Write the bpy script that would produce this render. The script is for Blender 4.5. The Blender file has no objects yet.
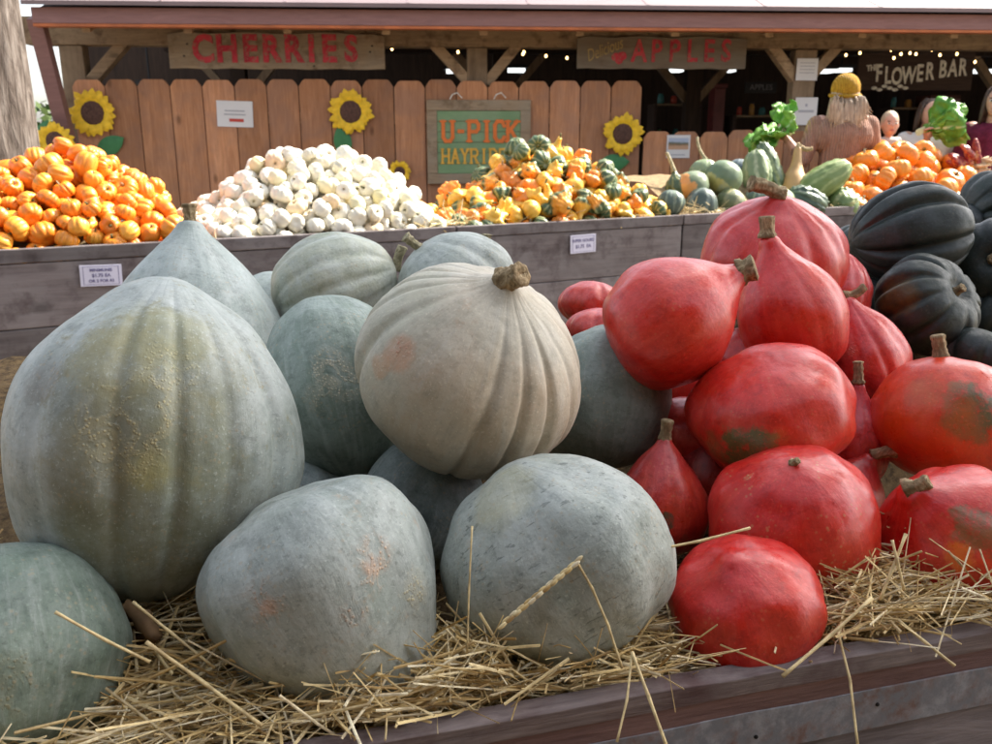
import bpy, bmesh, math, random
import numpy as np
from mathutils import Vector, Matrix, Quaternion, noise
R = math.radians
sin, cos, pi = math.sin, math.cos, math.pi
random.seed(7)
sc = bpy.context.scene
COL = sc.collection

# ------------------------------------------------------------------ camera
F = 860.0
PITCH = R(15)
CAM = Vector((0, 0, 1.25))
cd = bpy.data.cameras.new('camera')
cd.sensor_width = 36; cd.lens = F / 992 * 36
cd.clip_start = .02; cd.clip_end = 600
cd.dof.use_dof = True; cd.dof.focus_distance = 1.0; cd.dof.aperture_fstop = 13
cam = bpy.data.objects.new('camera', cd); COL.objects.link(cam)
cam.location = CAM; cam.rotation_euler = (pi/2 - PITCH, 0, 0)
sc.camera = cam
# ------------------------------------------------------------------ light
SUN_AZ, SUN_EL = R(60), R(45)          # azimuth from +Y towards +X
world = bpy.data.worlds.new('World'); sc.world = world; world.use_nodes = True
wn = world.node_tree.nodes; bg = wn['Background']
sky = wn.new('ShaderNodeTexSky'); sky.sky_type = 'NISHITA'; sky.sun_disc = False
sky.sun_elevation = SUN_EL; sky.sun_rotation = SUN_AZ; sky.dust_density = 3.0; sky.air_density = 1.0; sky.ozone_density = .6
hs = wn.new('ShaderNodeHueSaturation'); hs.inputs['Saturation'].default_value = .5      # the camera's white balance for open shade
world.node_tree.links.new(sky.outputs[0], hs.inputs['Color']); world.node_tree.links.new(hs.outputs[0], bg.inputs[0]); bg.inputs[1].default_value = .13
sl = bpy.data.lights.new('sun', 'SUN'); sl.energy = 4.2; sl.angle = R(.5); sl.color = (1, .93, .82)
so = bpy.data.objects.new('sun', sl); COL.objects.link(so)
sd = Vector((sin(SUN_AZ)*cos(SUN_EL), cos(SUN_AZ)*cos(SUN_EL), sin(SUN_EL)))
so.rotation_euler = sd.to_track_quat('Z', 'Y').to_euler()
sc.view_settings.view_transform = 'Standard'; sc.view_settings.look = 'None'
sc.view_settings.gamma = 1; sc.view_settings.exposure = 1.82
sc.cycles.max_bounces = 6; sc.cycles.diffuse_bounces = 4; sc.cycles.use_denoising = True

# ------------------------------------------------------------------ helpers
VR = Vector((1, 0, 0)); VU = Vector((0, sin(PITCH), cos(PITCH))); VB = Vector((0, -cos(PITCH), sin(PITCH)))
def ray(u, v):
    return VR*((u-496)/F) - VU*((v-372)/F) - VB
def P(u, v, t): return CAM + ray(u, v)*t
def PY(u, v, y):
    r = ray(u, v); return CAM + r*(y/r.y)

def tag(o, label=None, cat=None, group=None, kind=None):
    if label: o['label'] = label
    if cat: o['category'] = cat
    if group: o['group'] = group
    if kind: o['kind'] = kind
    return o
def empty(name, loc=(0, 0, 0), label=None, cat=None, group=None, rz=0):
    o = bpy.data.objects.new(name, None); COL.objects.link(o)
    o.location = loc; o.rotation_euler = (0, 0, rz); o.empty_display_size = .05
    return tag(o, label, cat, group)
def link(name, me, mat=None, parent=None, smooth=False):
    o = bpy.data.objects.new(name, me); COL.objects.link(o)
    if mat and not me.materials: me.materials.append(mat)
    if parent: o.parent = parent
    if smooth: me.polygons.foreach_set('use_smooth', [True]*len(me.polygons))
    return o
class MB:
    def __init__(s): s.v = []; s.f = []; s.mi = []
    def add(s, vs, fs, m=0):
        n = len(s.v); s.v += [tuple(v) for v in vs]; s.f += [tuple(i+n for i in f) for f in fs]; s.mi += [m]*len(fs)
    def box(s, c, d, rot=None, m=0):
        vs = []
        for z in (-.5, .5):
            for y in (-.5, .5):
                for x in (-.5, .5):
                    p = Vector((x*d[0], y*d[1], z*d[2]))
                    if rot is not None: p = rot @ p
                    vs.append(p + Vector(c))
        s.add(vs, [(0,2,3,1),(4,5,7,6),(0,1,5,4),(2,6,7,3),(0,4,6,2),(1,3,7,5)], m)
    def bar(s, a, b, w, h, m=0, up=Vector((0,0,1))):
        a = Vector(a); b = Vector(b); z = (b-a).normalized(); x = up.cross(z)
        if x.length < 1e-3: x = Vector((1,0,0))
        x.normalize(); y = z.cross(x)
        rot = Matrix((x, y, z)).transposed()
        s.box((a+b)/2, (w, h, (b-a).length), rot, m)
    def tube(s, pts, rs, n=8, cap=True, m=0, flute=0, nf=5):
        pts = [Vector(p) for p in pts]; base = len(s.v); k = len(pts); vs = []; fs = []
        prevx = None
        for i, p in enumerate(pts):
            z = (pts[min(i+1, k-1)] - pts[max(i-1, 0)]).normalized()
            x = prevx - z*prevx.dot(z) if prevx is not None else z.orthogonal()
            if x.length < 1e-5: x = z.orthogonal()
            x.normalize(); prevx = x; y = z.cross(x)
            r = rs[i] if hasattr(rs, '__len__') else rs
            for j in range(n):
                a = 2*pi*j/n
                rr = r*(1 + flute*cos(nf*a + i*.35))
                vs.append(p + x*rr*cos(a) + y*rr*sin(a))
        for i in range(k-1):
            for j in range(n):
                fs.append((i*n+j, i*n+(j+1) % n, (i+1)*n+(j+1) % n, (i+1)*n+j))
        if cap: fs += [tuple(range(n-1, -1, -1)), tuple((k-1)*n+j for j in range(n))]
        s.add(vs, fs, m)
    def ball(s, c, r, seg=12, rings=8, sc3=(1,1,1), rot=None, m=0):
        vs = [Vector((0,0,-1))]
        for i in range(1, rings):
            t = pi*i/rings
            for j in range(seg): vs.append(Vector((sin(t)*cos(2*pi*j/seg), sin(t)*sin(2*pi*j/seg), -cos(t))))
        vs.append(Vector((0,0,1)))
        fs = [(0, 1+(j+1) % seg, 1+j) for j in range(seg)]
        for i in range(rings-2):
            for j in range(seg):
                a = 1+i*seg; fs.append((a+j, a+(j+1) % seg, a+seg+(j+1) % seg, a+seg+j))
        L = len(vs)-1; a = 1+(rings-2)*seg
        fs += [(a+j, a+(j+1) % seg, L) for j in range(seg)]
        out = []
        for v in vs:
            q = Vector((v.x*r*sc3[0], v.y*r*sc3[1], v.z*r*sc3[2]))
            if rot is not None: q = rot @ q
            out.append(q+Vector(c))
        s.add(out, fs, m)
    def capsule(s, a, ra, b, rb, n=14):
        a = Vector(a); b = Vector(b)
        s.tube([a, b], [ra, rb], n=n); s.ball(a, ra, n, 8); s.ball(b, rb, n, 8)
    def mesh(s, name):
        me = bpy.data.meshes.new(name); me.from_pydata(s.v, [], s.f); me.update()
        return me
    def build(s, name, mats, parent=None, smooth=False, bevel=0):
        me = s.mesh(name)
        for m in (mats if isinstance(mats, (list, tuple)) else [mats]): me.materials.append(m)
        me.polygons.foreach_set('material_index', s.mi)
        o = link(name, me, None, parent, smooth)
        if bevel:
            b = o.modifiers.new('bevel', 'BEVEL'); b.width = bevel; b.segments = 2; b.limit_method = 'ANGLE'
        return o

# ------------------------------------------------------------------ materials
class NT:
    def __init__(s, name, rough=.6, spec=.5, metal=0):
        s.m = bpy.data.materials.new(name); s.m.use_nodes = True
        s.t = s.m.node_tree; s.b = s.t.nodes['Principled BSDF']
        s.b.inputs['Roughness'].default_value = rough; s.b.inputs['Metallic'].default_value = metal
        s.b.inputs['Specular IOR Level'].default_value = spec
    def n(s, typ, **k):
        x = s.t.nodes.new(typ)
        for a, b in k.items(): setattr(x, a, b)
        return x
    def l(s, a, b): s.t.links.new(a, b)
    def coord(s, kind='Object', scale=(1,1,1), rnd=False):
        if kind == 'mer': c = s.n('ShaderNodeAttribute', attribute_name='mer').outputs['Vector']
        else: c = s.n('ShaderNodeTexCoord').outputs[kind]
        mp = s.n('ShaderNodeMapping'); mp.inputs['Scale'].default_value = scale; s.l(c, mp.inputs[0])
        if rnd:
            oi = s.n('ShaderNodeObjectInfo'); mm = s.n('ShaderNodeMath', operation='MULTIPLY'); mm.inputs[1].default_value = 37.7
            s.l(oi.outputs['Random'], mm.inputs[0]); s.l(mm.outputs[0], mp.inputs['Location'])
        return mp.outputs[0]
    def noise(s, c, scale, detail=4, rough=.55, dist=0):
        x = s.n('ShaderNodeTexNoise'); x.inputs['Scale'].default_value = scale; x.inputs['Detail'].default_value = detail
        x.inputs['Roughness'].default_value = rough; x.inputs['Distortion'].default_value = dist
        if c is not None: s.l(c, x.inputs['Vector'])
        return x.outputs[0]
    def ramp(s, f, stops):
        x = s.n('ShaderNodeValToRGB'); e = x.color_ramp.elements
        while len(e) < len(stops): e.new(.5)
        for i, (p, c) in enumerate(stops):
            e[i].position = p; e[i].color = tuple(c)+(1,) if hasattr(c, '__len__') else (c, c, c, 1)
        s.l(f, x.inputs[0]); return x.outputs[0]
    def math(s, op, a, b=0.0, clamp=False):
        x = s.n('ShaderNodeMath', operation=op, use_clamp=clamp)
        for i, q in enumerate((a, b)):
            if isinstance(q, (int, float)): x.inputs[i].default_value = q
            else: s.l(q, x.inputs[i])
        return x.outputs[0]
    def mix(s, f, a, b, mode='MIX'):
        x = s.n('ShaderNodeMix', data_type='RGBA', blend_type=mode)
        for i, q in ((0, f), (6, a), (7, b)):
            if isinstance(q, (int, float)): x.inputs[i].default_value = q
            elif isinstance(q, tuple): x.inputs[i].default_value = q+(1,)
            else: s.l(q, x.inputs[i])
        return x.outputs[2]
    def bump(s, h, strength=.3, dist=.01, prev=None):
        x = s.n('ShaderNodeBump'); x.inputs['Strength'].default_value = strength; x.inputs['Distance'].default_value = dist
        s.l(h, x.inputs['Height'])
        if prev: s.l(prev, x.inputs['Normal'])
        s.l(x.outputs[0], s.b.inputs['Normal']); return x.outputs[0]
    def col(s, c):
        if isinstance(c, tuple): s.b.inputs['Base Color'].default_value = c+(1,)
        else: s.l(c, s.b.inputs['Base Color'])
        return s.m
    def sphere_mask(s, c, center, rad, soft=.5, wob=.0, wobscale=20):
        """1 inside a wobbly ball round centre, 0 outside (object space)"""
        d = s.n('ShaderNodeVectorMath', operation='DISTANCE'); s.l(c, d.inputs[0]); d.inputs[1].default_value = center
        v = d.outputs['Value']
        if wob:
            nn = s.noise(c, wobscale, 5); v = s.math('ADD', v, s.math('MULTIPLY', s.math('SUBTRACT', nn, .5), wob))
        mr = s.n('ShaderNodeMapRange', clamp=True); s.l(v, mr.inputs[0])
        mr.inputs[1].default_value = rad*(1-soft); mr.inputs[2].default_value = rad; mr.inputs[3].default_value = 1; mr.inputs[4].default_value = 0
        mr.interpolation_type = 'SMOOTHSTEP'
        return mr.outputs[0]

def flat(name, c, rough=.7, var=.25, scale=8, bump=.15, metal=0, spec=.4, rnd=False):
    s = NT(name, rough, spec, metal); co = s.coord('Object', rnd=rnd)
    nn = s.noise(co, scale, 6)
    dk = tuple(x*(1-var) for x in c); lt = tuple(min(1, x*(1+var)) for x in c)
    s.col(s.ramp(nn, [(.3, dk), (.7, lt)]))
    if bump: s.bump(s.noise(co, scale*6, 6), bump, .005)
    return s.m
def emit(name, c, strength):
    s = NT(name); s.b.inputs['Emission Color'].default_value = c+(1,); s.b.inputs['Emission Strength'].default_value = strength
    s.col(c); return s.m
def wood(name, c1, c2, axis='x', gs=14, rough=.8, knots=True, bump=.35, grey=None, rnd=True, dirt=None):
    s = NT(name, rough, .25)
    sca = {'x': (.09, 1, 1), 'y': (1, .09, 1), 'z': (1, 1, .09)}[axis]
    co = s.coord('Object', sca, rnd)
    g = s.noise(co, gs*2.2, 8, .65, 1.2)
    g2 = s.noise(co, gs*8, 4, .7)
    gg = s.math('ADD', s.math('MULTIPLY', g, .7), s.math('MULTIPLY', g2, .3))
    c = s.ramp(gg, [(.34, c1), (.52, tuple((a+b)/2 for a, b in zip(c1, c2))), (.68, c2)])
    co2 = s.coord('Object', (1,1,1), rnd)
    if grey:
        mk = s.ramp(s.noise(co2, 3.5, 5, .6, .6), [(.42, 0.0), (.62, 1.0)]); c = s.mix(mk, c, s.mix(.5, c, grey))
    if knots:
        vo = s.n('ShaderNodeTexVoronoi'); vo.inputs['Scale'].default_value = 5
        s.l(s.coord('Object', {'x': (.5, 1, 1), 'y': (1, .5, 1), 'z': (1, 1, .5)}[axis], rnd), vo.inputs['Vector'])
        k = s.ramp(vo.outputs['Distance'], [(.05, 1.0), (.13, 0.0)])
        c = s.mix(s.math('MULTIPLY', k, .6), c, tuple(x*.3 for x in c1))
    if dirt:
        mk = s.ramp(s.noise(co2, 9, 6, .65), [(.5, 0.0), (.68, .8)]); c = s.mix(mk, c, dirt)
    if rnd:      # boards differ from one another
        hv = s.n('ShaderNodeHueSaturation'); oi = s.n('ShaderNodeObjectInfo'); mr = s.n('ShaderNodeMapRange'); s.l(oi.outputs['Random'], mr.inputs[0]); mr.inputs[3].default_value = .72; mr.inputs[4].default_value = 1.22
        s.l(mr.outputs[0], hv.inputs['Value']); s.l(c, hv.inputs['Color']); c = hv.outputs[0]
    s.col(c); s.bump(gg, bump, .006)
    return s.m

# ------------------------------------------------------------------ squash bodies
def catmull(pts, n):
    pts = [Vector((p[0], p[1], 0)) for p in pts]
    ext = [pts[0]*2-pts[1]] + pts + [pts[-1]*2-pts[-2]]
    ext[0] = Vector((-pts[1].x, pts[1].y, 0))
    out = []; m = len(pts)-1
    for k in range(n+1):
        t = k/n*m; i = min(int(t), m-1); f = t-i
        a, b, c, d = ext[i], ext[i+1], ext[i+2], ext[i+3]
        q = .5*((2*b) + (c-a)*f + (2*a-5*b+4*c-d)*f*f + (3*b-a-3*c+d)*f**3)
        out.append((max(q.x, 0), q.y))
    return out
PROF = {
 'hub':   [(0,-1),(.38,-.96),(.74,-.75),(.97,-.32),(.99,.12),(.84,.5),(.56,.77),(.28,.92),(.1,.985),(0,1)],
 'giant': [(0,-1),(.42,-.93),(.76,-.69),(.96,-.33),(1,.02),(.9,.38),(.66,.68),(.38,.88),(.16,.975),(0,1)],
 'ball':  [(0,-1),(.38,-.95),(.72,-.73),(.96,-.3),(.98,.15),(.8,.58),(.48,.87),(.2,.98),(.08,1),(0,1)],
 'cone':  [(0,-1),(.4,-.97),(.78,-.8),(1,-.42),(.92,-.02),(.68,.35),(.4,.68),(.2,.88),(.11,.99),(0,1)],
 'tear':  [(0,-1),(.42,-.97),(.8,-.78),(1,-.35),(.97,.0),(.78,.32),(.48,.6),(.26,.8),(.16,.95),(0,1)],
 'onion': [(0,-1),(.4,-.95),(.76,-.73),(.99,-.28),(.97,.18),(.78,.53),(.5,.76),(.26,.88),(.12,.97),(0,1)],
 'pump':  [(0,-.72),(.25,-.84),(.6,-.85),(.92,-.5),(1,.02),(.9,.52),(.6,.84),(.3,.84),(.1,.66),(0,.6)],
 'acorn': [(0,-1),(.2,-.97),(.52,-.82),(.86,-.45),(1,.05),(.93,.5),(.66,.82),(.34,.9),(.12,.8),(0,.77)],
 'cyl':   [(0,-1),(.4,-.96),(.75,-.82),(.95,-.5),(1,-.1),(.93,.3),(.78,.65),(.5,.9),(.2,.99),(0,1)],
 'pear':  [(0,-1),(.5,-.95),(.9,-.72),(1,-.4),(.8,-.05),(.5,.25),(.33,.5),(.27,.75),(.22,.93),(0,1)],
 'turban':[(0,-.8),(.4,-.95),(.85,-.7),(1,-.2),(.88,.15),(.62,.3),(.58,.55),(.4,.85),(.15,.95),(0,.95)],
}
def squash_mesh(name, W, L, prof='hub', ribs=0, depth=.0, gw=.22, lump=.03, seed=0, nt=96, ns=56, bumps=0, bend=0, rib_pow=1.0, star=0, ov=1.0, warts=0, meander=.12):
    """surface of revolution round local Z, W and L are half sizes; ribs = lobes separated by grooves"""
    rnd = random.Random(seed)
    pr = catmull(PROF[prof], ns)
    ph = [rnd.uniform(0, 2*pi) for _ in range(4)]
    gd = [rnd.uniform(.55, 1.25) for _ in range(max(ribs, 1))]
    so = Vector((seed*3.17 % 50, seed*1.3 % 40, seed*.7 % 30))
    vs, mer = [], []
    S = (W*W*L)**(1/3)
    for i, (r, z) in enumerate(pr):
        for j in range(nt):
            th = 2*pi*j/nt
            k = 1.0
            if ribs:
                tw = th + meander*sin(2*th+ph[0]) + meander*.6*sin(3*th+ph[1]) + .05*sin(z*2+ph[2])
                x = (tw*ribs/(2*pi)) % 1.0; gi = int(tw*ribs/(2*pi)) % ribs
                if x > .5: gi = (gi+1) % ribs
                dd = min(x, 1-x)
                k *= 1 - depth*gd[gi]*math.exp(-(dd/gw)**2)*(min(1, r*1.6)**rib_pow) + depth*.25*(1-abs(2*x-1)*0-math.exp(-(dd/gw)**2))*0
            if star:
                k *= 1 + star*max(0, cos(5*th+ph[3]))*math.exp(-((z+.1)/.35)**2)
            p = Vector((cos(th)*r*k, sin(th)*r*k*ov, z))
            q = Vector((p.x*W/S, p.y*W/S, p.z*L/S))
            e = 1 + lump*(noise.noise(q*1.1+so)*2.2 + noise.noise(q*2.6+so)*.8) + lump*.12*noise.noise(q*9+so)
            if bumps: e += bumps*max(0, noise.noise(q*5.5+so)-.05)*2
            if warts:
                dv = noise.voronoi(q*4.5+so)[0][0]; e += warts*max(0, 1-(dv/.28)**2)
            p = Vector((p.x*W*e, p.y*W*e, p.z*L*e))
            if bend: p.x += bend*L*(z*z)
            vs.append(p); mer.append((cos(th), sin(th), z*.5))
    fs = []
    for i in range(ns):
        for j in range(nt):
            a, b = i*nt+j, i*nt+(j+1) % nt
            if i == 0: fs.append((a, b+nt, a+nt)) if False else fs.append((a, b, b+nt, a+nt))
            else: fs.append((a, b, b+nt, a+nt))
    me = bpy.data.meshes.new(name); me.from_pydata(vs, [], fs)
    at = me.attributes.new('mer', 'FLOAT_VECTOR', 'POINT'); at.data.foreach_set('vector', [c for m in mer for c in m])
    bm = bmesh.new(); bm.from_mesh(me); bmesh.ops.remove_doubles(bm, verts=bm.verts, dist=S*1e-4); bm.to_mesh(me); bm.free()
    me.polygons.foreach_set('use_smooth', [True]*len(me.polygons)); me.update()
    return me
def stem_mb(base, tip, r0, r1, bend=None, n=14, flute=.07, k=9, nf=7):
    """fluted stalk from base to tip with a flared foot and a ragged cut end"""
    mb = MB(); base = Vector(base); tip = Vector(tip); d = tip-base
    b = bend if bend is not None else Vector((0,0,0))
    pts, rs = [], []
    for i in range(k):
        t = i/(k-1)
        pts.append(base + d*t + b*(t*t-t)*1.0)
        f = r0 + (r1-r0)*t
        f *= 1 + .38*math.exp(-t/.10) + .05*math.exp(-(1-t)/.1) + .07*sin(i*2.3+base.z*900) + .05*sin(i*4.1)
        rs.append(f)
    pts.insert(0, base - d.normalized()*r0*.5); rs.insert(0, r0*1.4)
    pts.append(tip + d.normalized()*r1*.12); rs.append(r1*.8)
    pts.append(tip + d.normalized()*r1*.02); rs.append(r1*.3)
    mb.tube(pts, rs, n=n*2, flute=flute, nf=nf)
    return mb
def stem_mat(name, c1, c2):
    s = NT(name, .85, .2); co = s.coord('Object')
    a = s.noise(s.coord('Object', (1,1,.25)), 260, 6, .7); b = s.noise(co, 60, 4)
    s.col(s.mix(s.ramp(b, [(.4, 0.0), (.65, 1.0)]), s.ramp(a, [(.36, tuple(x*.45 for x in c1)), (.47, c1), (.65, c2)]), tuple(x*.55 for x in c1)))
    s.bump(a, .7, .004); return s.m
M = {}
M['stem'] = stem_mat('corky_stem', (.36,.26,.14), (.60,.47,.29))
M['stem_pale'] = stem_mat('pale_stem', (.42,.37,.22), (.64,.57,.40))
M['stem_green'] = stem_mat('green_stem', (.16,.17,.07), (.36,.33,.18))

def gourd_skin(name, base, dark, rough=.42, blush=None, streak=.35, mott=(.5, .7), speck=None, speck_amt=.6, dashes=0, patches=(), size=.1, coat=0, bump=.12, streakcol=None, bloom=None, rnd=False, scars=()):
    s = NT(name, rough, .5); co = s.coord('Object', rnd=rnd); k = .1/size
    me = s.coord('mer', (1,1,.35))
    big = s.noise(co, 9*k, 6, .6, .4)
    c = s.mix(s.ramp(big, [(mott[0]-.08, 0.0), (mott[1], 1.0)]), base, dark)
    if blush: c = s.mix(s.math('MULTIPLY', s.ramp(s.noise(co, 5*k, 4), [(.45, 0.0), (.7, 1.0)]), .6), c, blush)
    sn = s.noise(me, 9, 8, .68, .5)
    if streak:
        sc_ = streakcol or tuple(min(1, x*1.5) for x in base)
        c = s.mix(s.math('MULTIPLY', s.ramp(sn, [(.5, 0.0), (.66, 1.0)]), streak), c, sc_)
        c = s.mix(s.math('MULTIPLY', s.ramp(sn, [(.34, 1.0), (.46, 0.0)]), streak*.7), c, tuple(x*.7 for x in dark))
    if bloom:      # dusty waxy film, rubbed away in places
        bn = s.noise(co, 14*k, 9, .72, 1.5)
        c = s.mix(s.math('MULTIPLY', s.ramp(bn, [(.42, 0.0), (.62, 1.0)]), bloom[1]), c, bloom[0])
    fine = s.noise(co, 60*k, 6, .7)
    c = s.mix(s.math('MULTIPLY', s.ramp(fine, [(.3, 1.0), (.5, 0.0)]), .5), c, tuple(x*.6 for x in dark))
    if dashes:
        mp = s.n('ShaderNodeMapping'); mp.inputs['Rotation'].default_value = (.4, .9, .2); mp.inputs['Scale'].default_value = (1, 3.5, 3.5)
        s.l(co, mp.inputs[0]); dn = s.noise(mp.outputs[0], 60*k, 4, .6)
        c = s.mix(s.math('MULTIPLY', s.ramp(dn, [(.60, 0.0), (.66, 1.0)]), dashes), c, tuple(x*.45 for x in dark))
    for (ctr, rad, pc, amt) in patches:
        mk = s.math('MULTIPLY', s.sphere_mask(co, ctr, rad*1.1, .55, rad*.8, 16*k), amt)
        lo, hi = (.40, .66) if amt > .84 else (.12, .95)
        mk = s.math('MULTIPLY', s.ramp(s.math('ADD', s.math('MULTIPLY', mk, .75), s.math('MULTIPLY', s.math('SUBTRACT', s.noise(co, 48*k, 8, .75), .5), 1.5)), [(lo, 0.0), (hi, 1.0)]), min(1, amt+.05))
        c = s.mix(mk, c, pc)
    # fine scratches and soil
    scr = s.noise(s.coord('mer', (1.2,1.2,5)), 16, 5, .7, 1.2); c = s.mix(s.math('MULTIPLY', s.ramp(scr, [(.60, 0.0), (.645, 1.0)]), .28), c, tuple(x*.5 for x in dark))
    pore = s.noise(co, 320, 2, .5); c = s.mix(s.math('MULTIPLY', s.ramp(pore, [(.62, 0.0), (.72, 1.0)]), .35), c, tuple(min(1, x*1.5+.05) for x in base))
    hb = None
    if speck:
        vo = s.n('ShaderNodeTexVoronoi'); vo.inputs['Scale'].default_value = 150; s.l(co, vo.inputs['Vector'])
        dots = s.ramp(vo.outputs['Distance'], [(.16, 1.0), (.34, 0.0)])
        area = s.ramp(s.noise(co, 30*k, 4), [(.50, 0.0), (.60, 1.0)])
        mk = s.math('MULTIPLY', dots, area); c = s.mix(s.math('MULTIPLY', mk, speck_amt), c, speck)
    for (ctr, rad, pc, amt) in scars:       # clustered tan warts, corky scars
        vo = s.n('ShaderNodeTexVoronoi'); vo.inputs['Scale'].default_value = 260; s.l(co, vo.inputs['Vector'])
        dots = s.ramp(vo.outputs['Distance'], [(.22, 1.0), (.42, 0.0)])
        rg = s.math('ABSOLUTE', s.math('SUBTRACT', s.noise(co, 38, 3, .5, .8), .5))
        rg = s.ramp(rg, [(.03, 1.0), (.10, 0.0)])
        mk = s.math('MULTIPLY', s.math('MULTIPLY', s.math('MULTIPLY', s.math('ADD', s.math('MULTIPLY', dots, .7), .3), rg), s.sphere_mask(co, ctr, rad*1.2, .5, rad*.8, 22*k)), amt)
        c = s.mix(mk, c, pc); hb = mk if hb is None else s.math('MAXIMUM', hb, mk)
    s.col(c)
    h = s.math('ADD', s.math('MULTIPLY', sn, .5), s.math('ADD', s.math('MULTIPLY', fine, .4), s.math('MULTIPLY', pore, .15)))
    n1 = s.bump(h, bump, .008)
    n2 = s.bump(s.noise(co, 17*k, 4, .6), bump*1.1, .02, n1)
    if hb: s.bump(hb, .5, .0022, n2)
    if coat: s.b.inputs['Coat Weight'].default_value = coat; s.b.inputs['Coat Roughness'].default_value = .28
    rr = s.ramp(s.noise(co, 26*k, 7, .75), [(.35, rough*.75), (.65, min(1, rough*1.55))]); s.l(rr, s.b.inputs['Roughness'])
    return s.m
# ------------------------------------------------------------------ setting: ground
gm = NT('packed_dirt_ground', .95, .1); gc = gm.coord('Object')
gm.col(gm.mix(gm.ramp(gm.noise(gc, 1.3, 8, .7), [(.35, 0.0), (.65, 1.0)]), (.17,.135,.10), (.27,.22,.17)))
gm.bump(gm.noise(gc, 40, 8, .7), .6, .02)
g = MB(); g.add([(-300,-300,0),(300,-300,0),(300,300,0),(-300,300,0)], [(0,1,2,3)])
tag(g.build('ground', gm.m), kind='structure')

# ------------------------------------------------------------------ barn frame
BYAW = R(3.2); B0 = Vector((0, 7.55, 0)); E1 = Vector((cos(BYAW), sin(BYAW), 0)); E2 = Vector((-sin(BYAW), cos(BYAW), 0))
def B(a, b, z): return B0 + E1*a + E2*b + Vector((0, 0, z))
def BP(u, v, b):
    """point of the plane b = const seen at this place: (a, z) in metres"""
    r = ray(u, v); o = B0 + E2*b - CAM
    t = o.dot(E2)/r.dot(E2); p = CAM + r*t
    return (p-B0).dot(E1), p.z
BROT = Matrix((E1, E2, Vector((0,0,1)))).transposed()
def bbox(mb, a0, a1, b0, b1, z0, z1, m=0):
    mb.box(B((a0+a1)/2, (b0+b1)/2, (z0+z1)/2), (abs(a1-a0), abs(b1-b0), abs(z1-z0)), BROT, m)
def face_matrix(origin, right, up):
    z = right.cross(up); return Matrix.Translation(origin) @ Matrix((right, up, z)).transposed().to_4x4()
def lettering(name, s, size, origin, right, up, mat, parent, bold=.0, ext=.002, shear=0, sx=1, space=1.0):
    cu = bpy.data.curves.new(name, 'FONT'); cu.body = s; cu.size = size; cu.extrude = ext; cu.offset = bold; cu.shear = shear
    cu.align_x = 'CENTER'; cu.align_y = 'CENTER'; cu.space_character = space; cu.resolution_u = 3
    tmp = bpy.data.objects.new('tmp_text', cu); COL.objects.link(tmp)
    dg = bpy.context.evaluated_depsgraph_get(); me = bpy.data.meshes.new_from_object(tmp.evaluated_get(dg))
    bpy.data.objects.remove(tmp); bpy.data.curves.remove(cu); me.name = name
    me.materials.clear()
    me.transform(face_matrix(origin, right.normalized(), up.normalized()) @ Matrix.Diagonal((sx, 1, 1, 1)))
    return link(name, me, mat, parent)
def at(o, root):
    """parts are built in world coordinates; keep them there under a root that stands at the thing's base"""
    o.parent = root; o.matrix_parent_inverse = Matrix.Translation(-Vector(root.location)); return o
Z = Vector((0,0,1))

M['cedar'] = wood('cedar_picket', (.36,.155,.070), (.60,.300,.155), 'z', 11, .8, True, .3, (.30,.17,.12))
M['fir'] = wood('weathered_fir_beam', (.21,.14,.085), (.46,.33,.20), 'x', 9, .85, True, .4, (.38,.26,.15), dirt=(.09,.05,.025))
M['firz'] = wood('weathered_fir_post', (.13,.09,.055), (.27,.19,.12), 'z', 9, .85, True, .4, (.34,.25,.16))
M['redpaint'] = wood('brown_red_painted_board', (.22,.115,.105), (.31,.17,.155), 'x', 10, .6, False, .2, None)
M['orangeedge'] = flat('orange_red_drip_edge', (.42,.12,.035), .5)
M['roofmetal'] = flat('pale_pink_roof_sheet', (.20,.145,.145), .55, .1, 3)
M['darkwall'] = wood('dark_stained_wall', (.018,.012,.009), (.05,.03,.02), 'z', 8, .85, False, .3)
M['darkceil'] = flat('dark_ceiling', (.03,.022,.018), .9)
M['black'] = flat('near_black', (.012,.011,.012), .6)
M['concrete'] = flat('concrete_floor', (.16,.14,.12), .8, .2, 3)
M['paper'] = flat('white_paper', (.72,.70,.68), .8, .04, 4, 0)
M['ink'] = flat('printing_ink', (.16,.15,.20), .8, .1, 4, 0)
M['redink'] = flat('red_printing_ink', (.55,.07,.05), .8, .1, 4, 0)

# market barn -------------------------------------------------------
barn = empty('market_barn', B(0, 0, 0), 'open-fronted market barn with pale metal roof, brown fascia and weathered beam', 'barn')
aL, _ = BP(38, 30, -.5)
aR = 9.0
_, zf0 = BP(300, 25.5, -.55); _, zf1 = BP(300, 9.5, -.55)
m = MB(); bbox(m, aL, aR, -.58, -.54, zf0, zf1); at(m.build('fascia', M['redpaint'], bevel=.004), barn)
m = MB(); bbox(m, aL+.005, aR, -.585, -.50, zf0-.022, zf0-.002); at(m.build('drip_edge', M['orangeedge']), barn)
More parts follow.
